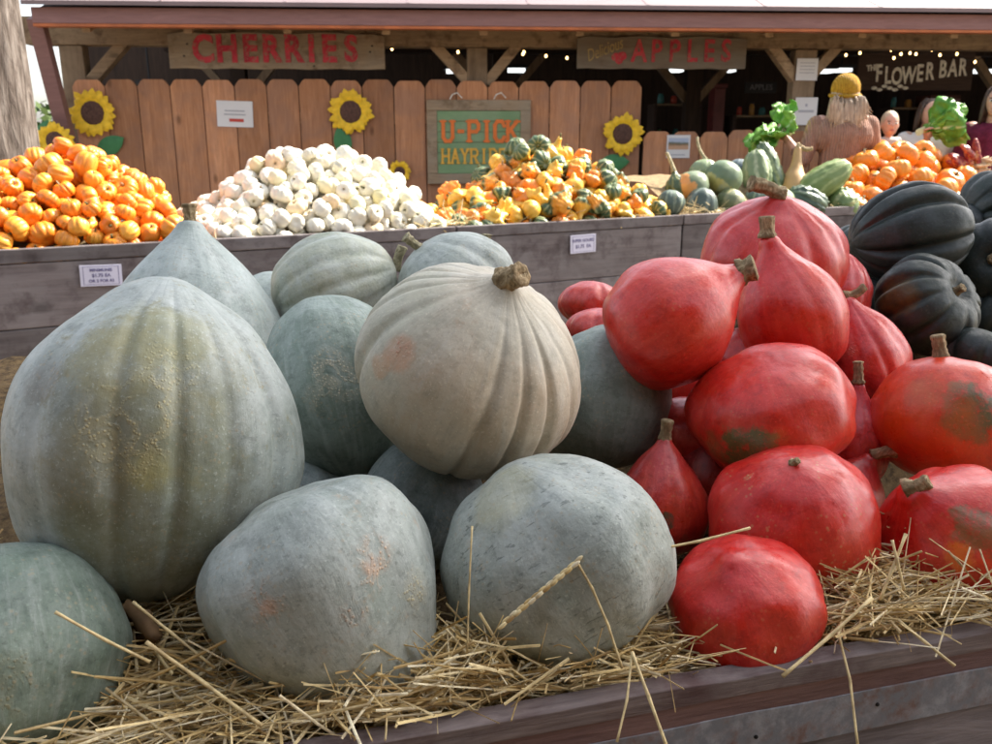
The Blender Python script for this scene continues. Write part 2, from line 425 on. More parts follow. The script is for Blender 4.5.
# roof sheet with standing seams
m = MB()
def slab(mb, a0, a1, b0, b1, z0, z1, th, mi=0):
    vs = [B(a, b, z+dz) for dz in (0, th) for (a, b, z) in ((a0,b0,z0),(a1,b0,z0),(a1,b1,z1),(a0,b1,z1))]
    mb.add(vs, [(3,2,1,0),(4,5,6,7),(0,1,5,4),(1,2,6,5),(2,3,7,6),(3,0,4,7)], mi)
slab(m, aL-.03, aR, -.66, 3.4, zf1+.004, zf1+1.45, .03)
for k in range(34):
    a = aL + .05 + k*.9
    if a < aR: slab(m, a, a+.02, -.655, 3.4, zf1+.034, zf1+1.48, .005)
slab(m, aL-.03, aR, 3.4, 7.4, zf1+1.45, zf1+.1, .03)
at(m.build('roof', M['roofmetal']), barn)
_, zb0 = BP(300, 47, .12); _, zb1 = BP(300, 27, .12)
m = MB(); bbox(m, BP(28,40,.12)[0], 1.28, .05, .21, zb0, zb1+.06); bbox(m, 1.285, aR, .052, .208, zb0+.004, zb1+.06)
at(m.build('beam', M['fir'], bevel=.006), barn)
for (u, w) in ((79, .19), (477, .17), (800, .19), (1180, .19)):
    a = BP(u, 90, .14)[0]; m = MB(); bbox(m, a-w/2, a+w/2, .065, .195, 0, zb0-.003)
    at(m.build('post', M['firz'], bevel=.006), barn)
for (u0, v0, u1, v1) in ((128,44,90,80), (433,47,470,80), (519,47,486,80), (768,47,798,80), (838,48,806,76), (1150,47,1176,80)):
    a0, z0 = BP(u0, v0, .13); a1, z1 = BP(u1, v1, .13)
    m = MB(); m.bar(B(a0, .125, z0+.03), B(a1, .125, z1-.03), .085, .11, up=E2)
    at(m.build('brace', M['fir'], bevel=.005), barn)
# red slanting rake post at the left corner and purlins behind it
a0, z0 = BP(43, 20, -.3); a1, z1 = BP(70, 120, .0)
m = MB(); m.bar(B(a0, -.42, z0), B(a1, -.02, z1-.4), .11, .09, up=E2); at(m.build('corner_brace', M['redpaint'], bevel=.004), barn)
# interior
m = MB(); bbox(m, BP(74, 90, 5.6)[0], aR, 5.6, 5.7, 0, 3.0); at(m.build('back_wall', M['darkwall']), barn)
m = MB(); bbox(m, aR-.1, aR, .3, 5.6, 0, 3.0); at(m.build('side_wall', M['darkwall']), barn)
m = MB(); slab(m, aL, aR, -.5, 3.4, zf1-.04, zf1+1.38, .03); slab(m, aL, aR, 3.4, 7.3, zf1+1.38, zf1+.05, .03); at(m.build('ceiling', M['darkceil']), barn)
m = MB()
for k in range(16):
    a = aL+.3+k*.75; slab(m, a, a+.06, -.45, 3.35, zf1-.16, zf1+1.24, .1)
at(m.build('rafters', M['fir']), barn)
m = MB(); bbox(m, aL, aR, -.3, 5.6, .004, .03); at(m.build('floor_slab', M['concrete']), barn)
for (u, b) in ((240, 2.6), (500, 2.6), (692, 2.4), (1010, 2.6)):
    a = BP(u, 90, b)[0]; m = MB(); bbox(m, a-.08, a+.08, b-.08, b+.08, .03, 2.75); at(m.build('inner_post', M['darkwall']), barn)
    for sgn in (-1, 1):
        m = MB(); m.bar(B(a+sgn*.06, b, 1.7), B(a+sgn*.5, b, 2.2), .08, .09, up=E2); at(m.build('inner_brace', M['firz']), barn)
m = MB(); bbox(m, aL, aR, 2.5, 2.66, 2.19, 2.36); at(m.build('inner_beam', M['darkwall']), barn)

# things inside the dark barn ---------------------------------------
LAMP = emit('lit_tube_panel', (.95,1,1), .55)
for i, (u, v, w) in enumerate(((150,88,.16),(455,73,.2),(510,72,.34),(676,72,.13),(727,72,.15),(825,73,.15),(841,72,.18),(985,73,.4))):
    a, z = BP(u, v, 3.0)
    r = empty('ceiling_lamp', B(a, 3.0, z), 'lit white ceiling tube in the dark barn, %s' % (['just left of the corner brace','left of the middle post','right of the middle post','below the first letters of the APPLES board','below the L of the APPLES board','just right of the papered post','beside the yellow hat','at the right edge of the photo'][i]), 'lamp')
    m = MB(); bbox(m, a-w/2, a+w/2, 2.9, 3.1, z, z+.035); at(m.build('diffuser', LAMP), r)
    m = MB(); bbox(m, a-w/2-.03, a+w/2+.03, 2.87, 3.13, z+.037, z+.08); bbox(m, a-.01, a+.01, 2.99, 3.01, z+.08, z+.5); at(m.build('housing', M['black']), r)
BULB = emit('warm_bulb', (1,.62,.22), 3.2)
def string_lights(pts, label, b=.9):
    r = empty('string_lights', B(*[BP(pts[0][0], pts[0][1], b)[0], b, 2.0]), label, 'string lights', 'string lights under the barn roof')
    m = MB(); W = [B(BP(u, v, b)[0], b, BP(u, v, b)[1]) for u, v in pts]
    path = []
    for i in range(len(W)-1):
        for k in range(4):
            t = k/4; path.append(W[i].lerp(W[i+1], t) - Z*(.03*4*t*(1-t)) + Z*.018)
    path.append(W[-1]+Z*.018)
    m.tube(path, .004, 5); at(m.build('wire', M['black']), r)
    for p in W:
        m = MB(); m.ball(p, .0105, 8, 6, (1,1,1.3)); at(m.build('bulb', BULB, smooth=True), r)
string_lights([(392,49),(396,47),(400,46),(440,52),(458,52),(524,52),(523,54),(546,56),(567,58),(600,60)], 'string of warm bulbs left of the APPLES board, between the two signs')
string_lights([(782,52),(785,58),(793,58),(846,55),(860,53),(891,50),(901,54),(910,53)], 'string of warm bulbs between the papered post and the FLOWER BAR sign')
string_lights([(894,58),(916,54),(932,50),(940,55),(957,54),(975,62),(990,50)], 'string of warm bulbs above the FLOWER BAR sign, at the right edge')

# FLOWER BAR sign
M['board_dark'] = wood('dark_sign_board', (.035,.022,.018), (.07,.045,.035), 'x', 9, .8, False)
M['chalkwhite'] = flat('off_white_letters', (.80,.76,.68), .8, .3, 30)
b = 1.6; a0, z0 = BP(856, 90, b); a1, z1 = BP(976, 52, b)
fb = empty('flower_bar_sign', B((a0+a1)/2, b, z0), 'dark hanging board lettered THE FLOWER BAR in off-white capitals', 'sign')
m = MB(); bbox(m, a0, a1, b, b+.03, z0, z1); at(m.build('board', M['board_dark'], bevel=.004), fb)
def fbl(s, u, v, size, sx=1, rot=0.04, bold=.006):
    a, z = BP(u, v, b-.01); e = (E1 + Z*rot).normalized(); up = (Z - E1*rot).normalized()
    at(lettering('lettering', s, size, B(a, b-.006, z), e, up, M['chalkwhite'], None, bold, .003, 0, sx), fb)
for ch, u, v, sz in (('F',879,74,.235),('L',888,76,.235),('O',897,77,.235),('W',909,76,.235),('E',920,74,.235),('R',930,72,.235),('B',943,70,.235),('A',953,69,.235),('R',963,68,.235)):
    fbl(ch, u, v, sz, .62)
fbl('THE', 872.5, 68, .08, .8, .1, .003)
m = MB()
for i in range(7):
    a, z = BP(874+i*5.2, 88+2*sin(i*2.1), b-.01); m.ball(B(a, b-.012, z), .022, 8, 5, (1.5,.3,.8))
at(m.build('painted_flower_vine', M['chalkwhite'], smooth=True), fb)

# shelves, counter and boxes deep in the barn
def shelf(u0, u1, b, h, n, label, seed):
    rr = random.Random(seed); a0 = BP(u0, 120, b)[0]; a1 = BP(u1, 120, b)[0]
    r = empty('shelf_unit', B((a0+a1)/2, b, .03), label, 'shelf')
    m = MB()
    for a in (a0, a1): bbox(m, a-.02, a+.02, b, b+.4, .03, h)
    at(m.build('side_panel', M['board_dark']), r) 
    for k in range(n):
        z = .35 + k*(h-.35)/(n-1) if n > 1 else .9
        m = MB(); bbox(m, a0+.021, a1-.021, b, b+.4, z-.025, z); at(m.build('shelf_board', M['firz']), r)
    return a0, a1, [.35 + k*(h-.35)/(n-1) for k in range(n)]
JM = [flat('jar_%s' % n, c, .25, .1, 5, 0) for n, c in (('cream', (.5,.45,.35)), ('red', (.35,.05,.03)), ('green', (.08,.16,.08)), ('amber', (.4,.2,.04)), ('teal', (.05,.18,.18)))]
jars = []
for (u0, u1, b, h, lab, sd) in ((655, 700, 4.6, 1.75, 'shelf unit of jars against the dark back wall, left of the red panel', 3), (735, 785, 4.6, 1.6, 'shelf unit of jars behind the low fence, nearest the papered post', 5), (890, 925, 4.4, 1.7, 'shelf unit with a few jars behind the woman hidden by green leaves', 9)):
    a0, a1, zs = shelf(u0, u1, b, h, 4, lab, sd); rr = random.Random(sd)
    for z in zs[2:]:
        a = a0+.1
        while a < a1-.08:
            r = rr.uniform(.035, .05); hh = rr.uniform(.1, .17)
            jr = empty('glass_jar', B(a, b+.15, z), 'dim lidded jar on a shelf deep in the dark barn', 'jar', 'jars on the barn shelves')
            m = MB(); m.tube([B(a, b+.15, z+q*hh) for q in (.01,.06,.75,.88,.97)], [r*.85, r, r, r*.7, r*.7], 10); at(m.build('body', rr.choice(JM), smooth=True), jr)
            m = MB(); m.tube([B(a, b+.15, z+hh*.975), B(a, b+.15, z+hh*1.1)], [r*.76, r*.76], 10); at(m.build('lid', M['black']), jr)
            a += rr.uniform(.13, .24)
a0, z0 = BP(712, 132, 4.0); a1, z1 = BP(726, 88, 4.0)
rb = MB(); bbox(rb, a0, a1, 4.0, 4.25, .03, z1)
bbox(rb, a0-.02, a1+.02, 3.98, 4.27, z1+.002, z1+.05)
tag(rb.build('upright_cabinet', flat('dark_red_panel', (.12,.022,.02), .5), bevel=.01), 'narrow dark red cabinet standing in the barn right of the APPLES board', 'cabinet')
a0, z0 = BP(925, 150, 4.2); a1, z1 = BP(962, 95, 4.2)
rc = empty('wood_cabinet', B((a0+a1)/2, 4.2, .03), 'reddish brown wooden cabinet below the FLOWER BAR sign', 'cabinet')
m = MB(); bbox(m, a0, a1, 4.22, 4.6, .03, z1); at(m.build('carcass', wood('reddish_cabinet_wood', (.09,.03,.02), (.16,.06,.035), 'z', 8, .5, False)), rc)
for k in range(2):
    q0 = a0+.02+k*(a1-a0)/2; m = MB(); bbox(m, q0, q0+(a1-a0)/2-.04, 4.19, 4.218, .1, z1-.05); d = at(m.build('door', M['redpaint'], bevel=.004), rc)
    m = MB(); m.ball(B(q0+.05, 4.175, 1.1), .018, 8, 6); h = at(m.build('handle', M['chalkwhite'], smooth=True), rc)
a0, z0 = BP(745, 93, 4.4); a1, z1 = BP(777, 82, 4.4)
ap = empty('chalk_sign', B((a0+a1)/2, 4.4, z0), 'small black chalk board with faint word APPLES deep in the barn', 'sign')
m = MB(); bbox(m, a0, a1, 4.4, 4.43, z0, z1); at(m.build('board', M['black']), ap)
at(lettering('lettering', 'APPLES', .1, B((a0+a1)/2, 4.39, (z0+z1)/2), E1, Z, flat('dim_chalk', (.16,.16,.17)), None, .001, .002), ap)

# fences -------------------------------------------------------------
def fence(name, u0, u1, vtop, n, label, bb=0.0, w_rail=True):
    a0 = BP(u0, vtop, bb)[0]; a1, z1 = BP(u1, vtop, bb); w = (a1-a0)/n
    r = empty(name, B((a0+a1)/2, bb, 0), label, 'fence'); rr = random.Random(n)
    for k in range(n):
        x0 = a0+k*w+.003; x1 = a0+(k+1)*w-.004; c = .055; t = z1+rr.uniform(-.008, .008); d = .022
        pts = [(x0,.02),(x1,.02),(x1,t-c),(x1-c*.55,t-.012),(x1-c*.9,t),(x0+c*.9,t),(x0+c*.55,t-.012),(x0,t-c)]
        bo = bb + rr.uniform(-.004, .004)
        vs = [B(x, bo, z) for x, z in pts] + [B(x, bo+d, z) for x, z in pts]; q = len(pts)
        mm = MB(); o = Vector(B((x0+x1)/2, bo, 0)); mm.add([v-o for v in vs], [tuple(range(q)), tuple(range(2*q-1, q-1, -1))] + [(i, i+q, (i+1) % q+q, (i+1) % q) for i in range(q)])
        ob = mm.build('picket', M['cedar'], bevel=.003); ob.location = o - Vector(r.location); ob.parent = r
    for z in (.35, z1-.3):
        m = MB(); bbox(m, a0+.01, a1-.01, bb+.028, bb+.066, z-.045, z+.045); at(m.build('rail', M['fir']), r)
    return a0, a1, z1
fa0, fa1, fz = fence('cedar_fence', 71, 642.5, 81, 18, 'tall brown cedar picket fence carrying the sunflowers and the U-PICK board')
fence('low_cedar_fence', 644, 868, 131, 8, 'low brown cedar picket fence right of the tall one, behind the squash crate')

# sign boards -----------------------------------------------------------
M['sign_wood'] = wood('weathered_sign_board', (.20,.14,.09), (.36,.27,.17), 'x', 10, .85, False, .35, (.27,.23,.17), dirt=(.14,.09,.05))
rl = NT('chipped_red_letters', .75, .3); rc_ = rl.coord('Object')
rl.col(rl.mix(rl.ramp(rl.noise(rc_, 42, 6, .7), [(.50, 0.0), (.60, .75)]), rl.ramp(rl.noise(rc_, 9, 3), [(.35, (.36,.022,.04)), (.65, (.58,.05,.07))]), (.26,.17,.11))); M['red_letter'] = rl.m
M['sign_wood2'] = wood('grey_brown_sign_board', (.14,.10,.07), (.23,.18,.13), 'x', 10, .85, False, .35, (.19,.17,.13))
def board(name, u0, v0, u1, v1, b, label, mat):
    a0, z0 = BP(u0, v1, b); a1, z1 = BP(u1, v0, b)
    r = empty(name, B((a0+a1)/2, b, z0), label, 'sign'); m = MB()
    # slightly wavy plank outline
    n = 14; q = []
    for k in range(n+1): q.append((a0+(a1-a0)*k/n, z0+.004*sin(k*1.9)))
    for k in range(n, -1, -1): q.append((a0+(a1-a0)*k/n, z1+.007*sin(k*1.3+1)-(.02 if k in (0, n) else 0)))
    L = len(q); o = Vector(r.location)
    m.add([B(x, b, z) for x, z in q]+[B(x, b+.035, z) for x, z in q], [tuple(range(L)), tuple(range(2*L-1, L-1, -1))]+[(i, i+L, (i+1) % L+L, (i+1) % L) for i in range(L)])
    at(m.build('board', mat, bevel=.003), r)
    return r, a0, a1, z0, z1
r, a0, a1, z0, z1 = board('cherries_sign', 170, 33.5, 384, 68.5, .0, 'long weathered wooden board lettered CHERRIES in red, hung from the beam', M['sign_wood'])
for ch, u in zip('CHERRIES', (203, 227, 250, 271, 293, 311.5, 329, 351)):
    a, z = BP(u, 50, 0)
    if ch == 'S' : sz = .27
    else: sz = .285
    at(lettering('letter', ch, sz, B(a, -.003, z), E1, Z, M['red_letter'], None, .011, .003, 0, .86), r)
m = MB()
for (u, v) in ((184,56),(187,44),(372,46),(370,52),(314,66)): a, z = BP(u, v, 0); m.ball(B(a, -.001, z), .008, 8, 6, (1,.4,1))
at(m.build('nail', M['black']), r)
r, a0, a1, z0, z1 = board('apples_sign', 577, 37.5, 747.5, 68.5, .0, 'grey-brown wooden board lettered Delicious APPLES, hung from the beam', M['sign_wood2'])
for ch, u in zip('APPLES', (639, 656.5, 674.5, 692, 709, 726)):
    a, z = BP(u, 52, 0); at(lettering('letter', ch, .245, B(a, -.003, z), E1, Z, M['red_letter'], None, .005, .003, 0, .78), r)
a, z = BP(604, 50, 0); e = (E1+Z*.38).normalized(); up = (Z-E1*.38).normalized()
at(lettering('script_lettering', 'Delicious', .135, B(a, -.004, z), e, up, flat('ochre_script', (.42,.30,.12), .8), None, .0, .002, .45, .62), r)
m = MB()
for (u, v, rr) in ((616,57,.038),(622,56,.04),(619,61,.03)): a, z = BP(u, v, 0); m.ball(B(a, -.002, z), rr, 12, 8, (1,.12,.85))
at(m.build('painted_apple', M['red_letter'], smooth=True), r)

# U-PICK sign, slab lettering from strokes
M['upick_green'] = wood('green_painted_boards', (.17,.29,.14), (.27,.40,.21), 'x', 6, .75, False, .25, (.34,.40,.26))
M['upick_orange'] = flat('orange_sign_letters', (.72,.17,.03), .6, .12, 20, .05)
M['upick_yellow'] = flat('yellow_sign_letters', (.70,.38,.05), .6, .12, 20, .05)
M['upick_red'] = flat('dark_red_letter_outline', (.35,.05,.03), .6, .1, 20, 0)
GL = {  # strokes on a 4 x 6 grid
 'U': [[(0,6),(0,1.2),(1,0),(3,0),(4,1.2),(4,6)]], 'P': [[(0,0),(0,6)],[(0,6),(3,6),(4,5),(4,3.8),(3,2.9),(0,2.9)]], 'I': [[(2,0),(2,6)]],
 'C': [[(4,4.6),(3,6),(1,6),(0,4.8),(0,1.2),(1,0),(3,0),(4,1.2)]], 'K': [[(0,0),(0,6)],[(0,2.6),(4,6)],[(1.2,3.5),(4,0)]],
 'H': [[(0,0),(0,6)],[(4,0),(4,6)],[(0,3),(4,3)]], 'A': [[(0,0),(2,6),(4,0)],[(.8,2.2),(3.2,2.2)]], 'Y': [[(0,6),(2,3),(4,6)],[(2,3),(2,0)]],
 'R': [[(0,0),(0,6)],[(0,6),(3,6),(4,5),(4,3.9),(3,3),(0,3)],[(2,3),(4,0)]], 'D': [[(0,0),(0,6)],[(0,6),(2.6,6),(4,4.6),(4,1.4),(2.6,0),(0,0)]],
 'E': [[(4,6),(0,6),(0,0),(4,0)],[(0,3),(3,3)]], 'S': [[(4,4.8),(3,6),(1,6),(0,4.9),(.4,3.6),(3.6,2.4),(4,1.2),(3,0),(1,0),(0,1.2)]], '-': [[(1.2,3),(2.8,3)]]}
SERIF = {'U': [(0,6),(4,6)], 'P': [(0,0),(0,6)], 'I': [(2,0),(2,6)], 'K': [(0,0),(0,6),(4,6),(4,0)], 'H': [(0,0),(0,6),(4,0),(4,6)], 'A': [(0,0),(4,0)], 'Y': [(0,6),(4,6),(2,0)], 'R': [(0,0),(0,6),(4,0)], 'D': [(0,0),(0,6)]}
def slab_word(name, word, O, ex, ez, gw, gh, adv, sw, mat, parent, th):
    for i, ch in enumerate(word):
        if ch == ' ': continue
        m = MB(); k = 0
        def pt(p, lift=0): return O + ex*(i*adv + p[0]*gw) + ez*(p[1]*gh) - E2*(th*.5 + lift)
        for st in GL[ch]:
            for q in range(len(st)-1):
                k += 1; d = (pt(st[q+1])-pt(st[q])).normalized()*sw*.4
                m.bar(pt(st[q], .0003*k)-d, pt(st[q+1], .0003*k)+d, sw, th, up=E2) if False else m.bar(pt(st[q], .0003*k)-d, pt(st[q+1], .0003*k)+d, th, sw, up=E2.cross(d).normalized())
        for p in SERIF.get(ch, []):
            k += 1; m.bar(pt(p, .0003*k)-ex*sw*.95, pt(p, .0003*k)+ex*sw*.95, th, sw*.5, up=Z)
        at(m.build('letter', mat), parent)
b = -.045; a0, z0 = BP(428, 184, b); a1, z1 = BP(531, 100, b)
r = empty('u_pick_sign', B((a0+a1)/2, b, z0), 'brown-framed green sign lettered U-PICK HAYRIDES in orange and yellow', 'sign')
fw = .085; m = MB()
bbox(m, a0, a1, b, b+.04, z1-fw, z1); bbox(m, a0, a1, b, b+.04, z0, z0+fw); bbox(m, a0, a0+fw, b+.002, b+.038, z0+fw, z1-fw); bbox(m, a1-fw*1.0, a1, b+.002, b+.038, z0+fw, z1-fw)
at(m.build('frame', M['sign_wood'], bevel=.004), r)
m = MB(); hh = (z1-z0-2*fw)/6
for k in range(6): bbox(m, a0+fw, a1-fw, b+.012, b+.03, z0+fw+k*hh+.0015, z0+fw+(k+1)*hh-.0015)
at(m.build('panel', M['upick_green'], bevel=.002), r)
iw = a1-a0-2*fw; ih = z1-z0-2*fw
slab_word('u', 'U-PICK', B(a0+fw+.055*iw+.012, b+.010, z0+fw+.52*ih), E1, Z, iw*.028, ih*.052, iw*.155, .030, M['upick_orange'], r, .006)
slab_word('h', 'HAYRIDES', B(a0+fw+.06*iw, b+.010, z0+fw+.17*ih), E1, Z, iw*.019, ih*.037, iw*.115, .018, M['upick_yellow'], r, .006)
m = MB()
for uu in (456, 500):
    aa, zz = BP(uu, 99, b); m.tube([B(aa-.05, b+.02, zz), B(aa-.03, b, zz+.035), B(aa+.01, b, zz+.05), B(aa+.05, b+.02, zz+.01)], .005, 6)
at(m.build('hanging_rope', M['chalkwhite']), r)

# sunflowers ------------------------------------------------------------
M['petal'] = flat('yellow_petal', (.85,.52,.02), .6, .2, 25, .2)
M['disc'] = flat('brown_flower_disc', (.10,.05,.035), .9, .4, 60, .6)
M['dleaf'] = flat('painted_green_leaf', (.05,.20,.07), .6, .15, 20, .1)
def sunflower(u, v, rpx, label, leaf=None, b=-.01):
    a, z = BP(u, v, b); R_ = rpx*8.75/1000; tilt_ = (u*.37) % .4
    r = empty('sunflower_ornament', B(a, b, z), label, 'sunflower', 'sunflower ornaments on the cedar fence'); rr = random.Random(int(u))
    for layer in range(2):
        for k in range(14):
            m = MB(); an = tilt_ + 2*pi*(k+layer*.5)/14 + rr.uniform(-.10, .10); Lr = R_*rr.uniform(.84, 1.06)*(1-.06*layer); wd = R_*.17
            d = E1*cos(an)+Z*sin(an); t = -E1*sin(an)+Z*cos(an); vs = []
            for q in range(6):
                f = q/5; w = wd*sin(pi*(.2+.8*f)*.98)**.7*(1 if f < 1 else .1); off = -E2*(.012+.012*layer+.02*sin(f*2.5))
                c = B(a, b, z)+d*(R_*.38+(Lr-R_*.38)*f)+off
                vs += [c-t*w, c-E2*.004, c+t*w]
            fs = []
            for q in range(5): fs += [(q*3, q*3+1, q*3+4, q*3+3), (q*3+1, q*3+2, q*3+5, q*3+4)]
            n = len(vs); vs += [x+E2*.003 for x in vs]; fs += [tuple(i+n for i in reversed(f)) for f in fs]
            m.add(vs, fs); at(m.build('petal', M['petal'], smooth=True), r)
    m = MB(); m.ball(B(a, b-.03, z), R_*.48, 20, 10, (1,.22,1), BROT); at(m.build('disc', M['disc'], smooth=True), r)
    if leaf:
        m = MB(); la, lz = BP(leaf[0], leaf[1], b); c = B(la, b-.012, lz); w = .075; ang = leaf[2]
        d = E1*cos(ang)+Z*sin(ang); t = -E1*sin(ang)+Z*cos(ang); vs = []
        for q in range(8):
            f = q/7; ww = w*sin(pi*f)**.8; p = c+d*((f-.5)*.28); vs += [p-t*ww, p-E2*.015, p+t*ww]
        fs = []
        for q in range(7): fs += [(q*3, q*3+1, q*3+4, q*3+3), (q*3+1, q*3+2, q*3+5, q*3+4)]
        n = len(vs); vs += [x+E2*.004 for x in vs]; fs += [tuple(i+n for i in reversed(f)) for f in fs]
        m.add(vs, fs); at(m.build('leaf', M['dleaf'], smooth=True), r)
sunflower(94, 113, 23, 'yellow sunflower ornament left of the small red-marked notice', (110,146,.5))
sunflower(351, 112, 22, 'yellow sunflower ornament high on the fence above the white mini pumpkins', (343,142,-1.4))
sunflower(622, 134, 21, 'yellow sunflower ornament at the right end of the tall fence', (613,163,.1))
sunflower(400, 172, 11.5, 'small sunflower ornament low on the fence, left of the U-PICK sign')
sunflower(57, 141, 18, 'yellow sunflower ornament half hidden behind the orange heap by the tree trunk', (44,137,1.2), -.3)

# paper notices -----------------------------------------------------------
def notice(name, u0, v0, u1, v1, b, label, lines, col='ink', pic=False, tilt=0):
    a0, z0 = BP(u0, v1, b); a1, z1 = BP(u1, v0, b)
    r = empty(name, B((a0+a1)/2, b, z0), label, 'notice'); c = B((a0+a1)/2, b-.002, (z0+z1)/2)
    rot = BROT @ Matrix.Rotation(tilt, 3, 'Y'); m = MB(); m.box(c, (a1-a0, .004, z1-z0), rot); at(m.build('sheet', M['paper']), r)
    ex = rot @ Vector((1,0,0)); ez = rot @ Z; w = a1-a0; h = z1-z0
    if pic:
        m = MB(); m.box(c - E2*.003 + ez*h*.12, (w*.86, .002, h*.5), rot); at(m.build('picture', pic), r)
    for (fx, fz, fwid, fh, cc, s) in lines:
        if s: at(lettering('lettering', s, fh*h*1.35, c + ex*w*fx + ez*h*fz - E2*.0035, ex, ez, M[cc], None, 0, .0006), r)
        else:
            m = MB(); m.box(c + ex*w*fx + ez*h*fz - E2*.003, (w*fwid, .002, h*fh), rot); at(m.build('printed_line', M[cc]), r)
M['greyink'] = flat('grey_print', (.42,.41,.43), .8, .1, 4, 0)
notice('paper_notice', 218, 101, 252, 127, -.008, 'white paper notice with a red printed bar, pinned on the fence', [(0,.12,.55,.05,'greyink',None),(0,-.02,.6,.05,'greyink',None),(.04,-.24,.4,.12,'redink',None)], tilt=.03)
pm = NT('landscape_print', .6); cc = pm.coord('Object'); sp = pm.n('ShaderNodeSeparateXYZ'); pm.l(pm.n('ShaderNodeTexCoord').outputs['Generated'], sp.inputs[0])
hz = pm.math('ADD', sp.outputs[2], pm.math('MULTIPLY', pm.math('SUBTRACT', pm.noise(cc, 30, 4), .5), .35))
pm.col(pm.ramp(hz, [(.25, (.55,.33,.2)), (.42, (.25,.16,.08)), (.55, (.12,.14,.10)), (.7, (.45,.5,.6))]))
notice('picture_card', 666, 135, 690.5, 158, -.008, 'small white card with a landscape picture on the low fence', [(0,-.36,.6,.04,'greyink',None)], pic=pm.m)
ln = [(0, .3-.15*k, .7, .035, 'greyink', None) for k in range(4)]
notice('paper_notice', 795.5, 58.5, 818.5, 80.5, .045, 'upper cream paper notice on the barn post beside the yellow hat', ln)
notice('paper_notice', 793.5, 97.5, 818, 125, .045, 'lower white paper notice on the barn post, above the leafy greens', [(0,.22,.1,.1,'greyink',None),(0,-.0,.7,.09,'greyink',None)])

# tree trunk at the left ----------------------------------------------------
bk = NT('furrowed_grey_bark', .95, .15); co = bk.coord('Object', (1,1,.20)); n1 = bk.noise(co, 22, 8, .65, 1.4)
vo = bk.n('ShaderNodeTexVoronoi'); vo.feature = 'DISTANCE_TO_EDGE'; vo.inputs['Scale'].default_value = 19; 
mx = bk.mix(.35, co, bk.n('ShaderNodeTexNoise').outputs[1]); bk.l(co, vo.inputs['Vector'])
hgt = bk.math('ADD', bk.math('MULTIPLY', bk.ramp(vo.outputs['Distance'], [(.0, 0.0), (.3, 1.0)]), .22), bk.math('MULTIPLY', n1, 1.05))
bk.col(bk.ramp(hgt, [(.35, (.035,.026,.02)), (.6, (.13,.105,.088)), (.95, (.24,.21,.185))])); bk.bump(hgt, .9, .03)
def leaf_cloud(mb, c, rad, n, rnd, s=(.05,.1), squash=.75):
    for _ in range(n):
        while True:
            p = Vector([rnd.uniform(-1,1) for _ in range(3)])
            if p.length <= 1 and rnd.random() < p.length*.6+.4: break
        q = Vector((p.x*rad, p.y*rad, p.z*rad*squash))+c
        x = Vector([rnd.gauss(0,1) for _ in range(3)]).normalized(); y = x.orthogonal().normalized(); y.rotate(Quaternion(x, rnd.uniform(0, 6.28)))
        a = rnd.uniform(*s); w = a*.6
        mb.add([q-x*a, q+y*w, q+x*a, q-y*w], [(0,1,2,3)])
LEAF = NT('green_tree_leaves', .6, .3); oi = LEAF.n('ShaderNodeNewGeometry')
LEAF.col(LEAF.ramp(oi.outputs['Random Per Island'], [(0.0, (.035,.075,.02)), (1.0, (.11,.16,.04))]))
hd = empty('shrub', (-9.5, 15, 0), 'dim green shrub far behind the left corner of the barn', 'shrub')
lb = MB(); rs_ = random.Random(3)
for q in range(4): leaf_cloud(lb, Vector((-11+q*1.1, 15+q*.2, .8+.3*(q%2))), 1.1, 700, rs_, (.06,.12))
at(lb.build('foliage', LEAF.m), hd)
lb = MB(); lb.tube([(-9.5,15,0),(-9.4,15,.9)], [.09,.05], 8); at(lb.build('stem', bk.m), hd)
def tree(name, base, h, r0, crown, label, nleaf, seed, rmul=1.0):
    rnd = random.Random(seed); r = empty(name, base, label, 'tree')
    mb = MB(); base = Vector(base); pts, rs = [], []
    for k in range(26):
        t = k/25; pts.append(base+Vector((.12*sin(t*3)*t, .1*sin(t*4+1)*t, h*t))); rs.append(r0*(1-.45*t)*(1+.5*math.exp(-t*h/.25)))
    mb.tube(pts, rs, 40, flute=.035, nf=9); top = pts[-1]
    for (cx, cy, cz, cr) in crown:
        c = Vector((cx, cy, cz)); mid = (top+c)/2 + Vector((0,0,-.2)); mb.tube([top-Vector((0,0,.6)), mid, c], [r0*.5, r0*.3, r0*.08], 10)
        for _ in range(5):
            e = c+Vector([rnd.uniform(-.7,.7)*cr for _ in range(3)]); mb.tube([mid.lerp(c, .6), (c+e)/2, e], [r0*.12, r0*.07, r0*.02], 6)
    at(mb.build('trunk', bk.m, smooth=True), r)
    lb = MB()
    for (cx, cy, cz, cr) in crown: leaf_cloud(lb, Vector((cx, cy, cz)), cr, int(nleaf*cr*cr), rnd, (.06*rmul, .11*rmul))
    at(lb.build('crown', LEAF.m), r)
tree('shade_tree', (-2.83, 4.85, 0), 4.4, .30, [(-3.4,5.2,5.6,1.3),(-2.2,4.6,6.2,1.1),(-4.2,4.2,5.4,1.1),(-3.2,5.8,6.8,1.2)], 'thick pale furrowed tree trunk at the left edge, behind the orange mini pumpkins', 1100, 4)
tree('added_shade_tree', (7.6, 5.4, 0), 4.6, .26, [(6.0,4.4,7.4,1.7),(4.9,3.9,6.8,1.25),(7.3,4.7,7.8,1.6),(6.2,3.0,6.9,1.5),(4.6,2.7,7.2,1.3),(7.6,3.2,7.4,1.4),(5.5,4.9,6.2,.9)], 'unseen leafy tree added beyond the right edge to shade the near crate', 1700, 8, 1.2)  # added out of view so its crown blocks the sun from the near bin

